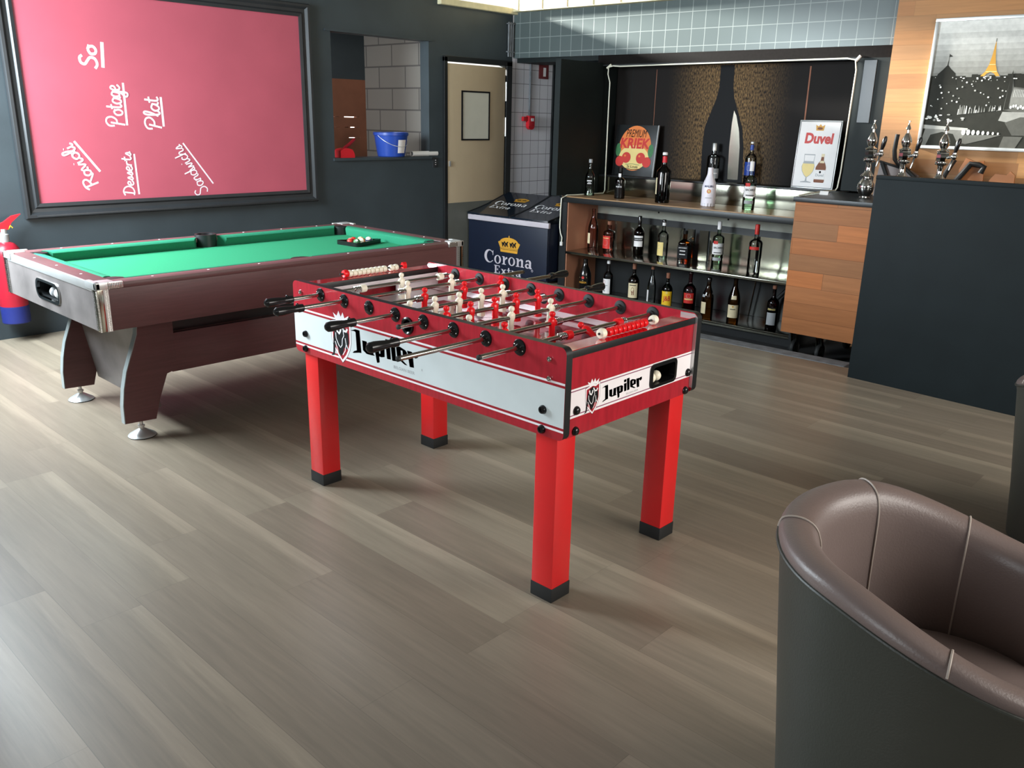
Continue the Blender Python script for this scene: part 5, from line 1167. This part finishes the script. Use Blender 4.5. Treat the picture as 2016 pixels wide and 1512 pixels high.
m.shape([sk], f(1), grey(42))
m.shape([[(.03, .50), (.05, .585), (.09, .625), (.115, .655), (.12, .70), (.125, .655), (.15, .625), (.19, .59), (.21, .50)]], f(2), grey(38)); m.shape([[(.122, .72), (.15, .725), (.122, .745)]], f(2), grey(60)); m.stroke([(.122, .65), (.122, .745)], f(2), .004, grey(60))
tw = [(.385, .565), (.415, .60), (.437, .655), (.450, .73), (.460, .83), (.464, .83), (.474, .73), (.487, .655), (.505, .60), (.530, .565), (.500, .565), (.485, .585), (.458, .598), (.430, .585), (.415, .565)]
m.shape([tw], f(3), M_['inkgold'])
for v, a, b in ((.60, .42, .504), (.655, .438, .486)): m.stroke([(a, v), (b, v)], f(4), .006, M_['inkcream'])
m.stroke([(.462, .83), (.462, .855)], f(3), .008, grey(130))
m.shape([[(.60, .30), (.615, .55), (.625, .60), (.635, .55), (.65, .48), (.80, .46), (AR, .45), (AR, .28), (.8, .26)]], f(3), grey(92))
m.shape([[(.63, .32), (.65, .47), (.78, .45), (.79, .30)]], f(4), grey(128)); m.shape([[(.605, .30), (.615, .55), (.625, .61), (.635, .55), (.64, .31)]], f(5), grey(44))
for k in range(14): m.stroke([(.66 + .012 * k, .40), (.662 + .012 * k, .455)], f(5), .004, grey(196))
for k in range(9): m.shape([ell(.655 + .018 * k, .325 + rng.uniform(-.01, .01), .008, .012, 8)], f(6), grey(236))
# quay, river, bridge
m.shape([[(0, .0), (0, .20), (.20, .215), (.40, .26), (.62, .30), (AR, .25), (AR, 0)]], f(2), grey(46))
m.shape([[(.58, .215), (.60, .285), (AR, .275), (AR, .24), (.80, .235), (.66, .20)]], f(4), grey(150)); m.shape([[(.63, .20), (.74, .245), (.95, .235), (AR, .2), (AR, .1), (.7, .1)]], f(5), grey(84))
m.shape([[(0, .14), (.36, .13), (.36, .150), (0, .172)]], f(5), grey(176)); m.shape([[(0, .05), (.02, .14), (.34, .13), (.36, .06), (.30, .02), (.25, .10), (.16, .115), (.07, .09), (.04, .0), (0, 0)]], f(4), grey(128))
for k in range(8): m.shape([ell(.33 + .038 * k, .118 - .001 * k, .017 - .0014 * k, .026 - .0022 * k, 12)], f(6), grey(206))
m.shape([[(.30, .03), (.34, .095), (.62, .10), (.50, .06), (.36, .02)]], f(5), grey(104)); m.shape([[(.62, .0), (.64, .09), (.78, .09), (.74, .0)]], f(5), grey(92))
for k in range(16): m.shape([ell(.01 + rng.uniform(0, .30), .20 + rng.uniform(0, .06), rng.uniform(.006, .018), rng.uniform(.004, .012), 8)], f(5 + k * .05), grey(rng.choice((150, 206, 240))))
for k in range(26):
    u = rng.uniform(.24, .58); m.shape([[(u, .255 + (u - .24) * .12), (u + .012, .258 + (u - .24) * .12), (u + .010, .29 + rng.uniform(.0, .05)), (u + .002, .29 + rng.uniform(0, .05))]], f(4 + k * .03), grey(rng.choice((118, 150, 190))))
for k in range(44):
    u, v = rng.uniform(.02, .60), rng.uniform(.30, .56); r = rng.uniform(.003, .008); m.shape([ell(u, v, r, r, 8)], f(6 + k * .02), grey(rng.choice((170, 206, 240))))
for k in range(12): m.shape([ell(.2 + rng.uniform(0, .5), .555 + rng.uniform(-.012, .012), .008, .004, 8)], f(6 + k * .02), grey(240))
m.build('print', pc, smooth=False)
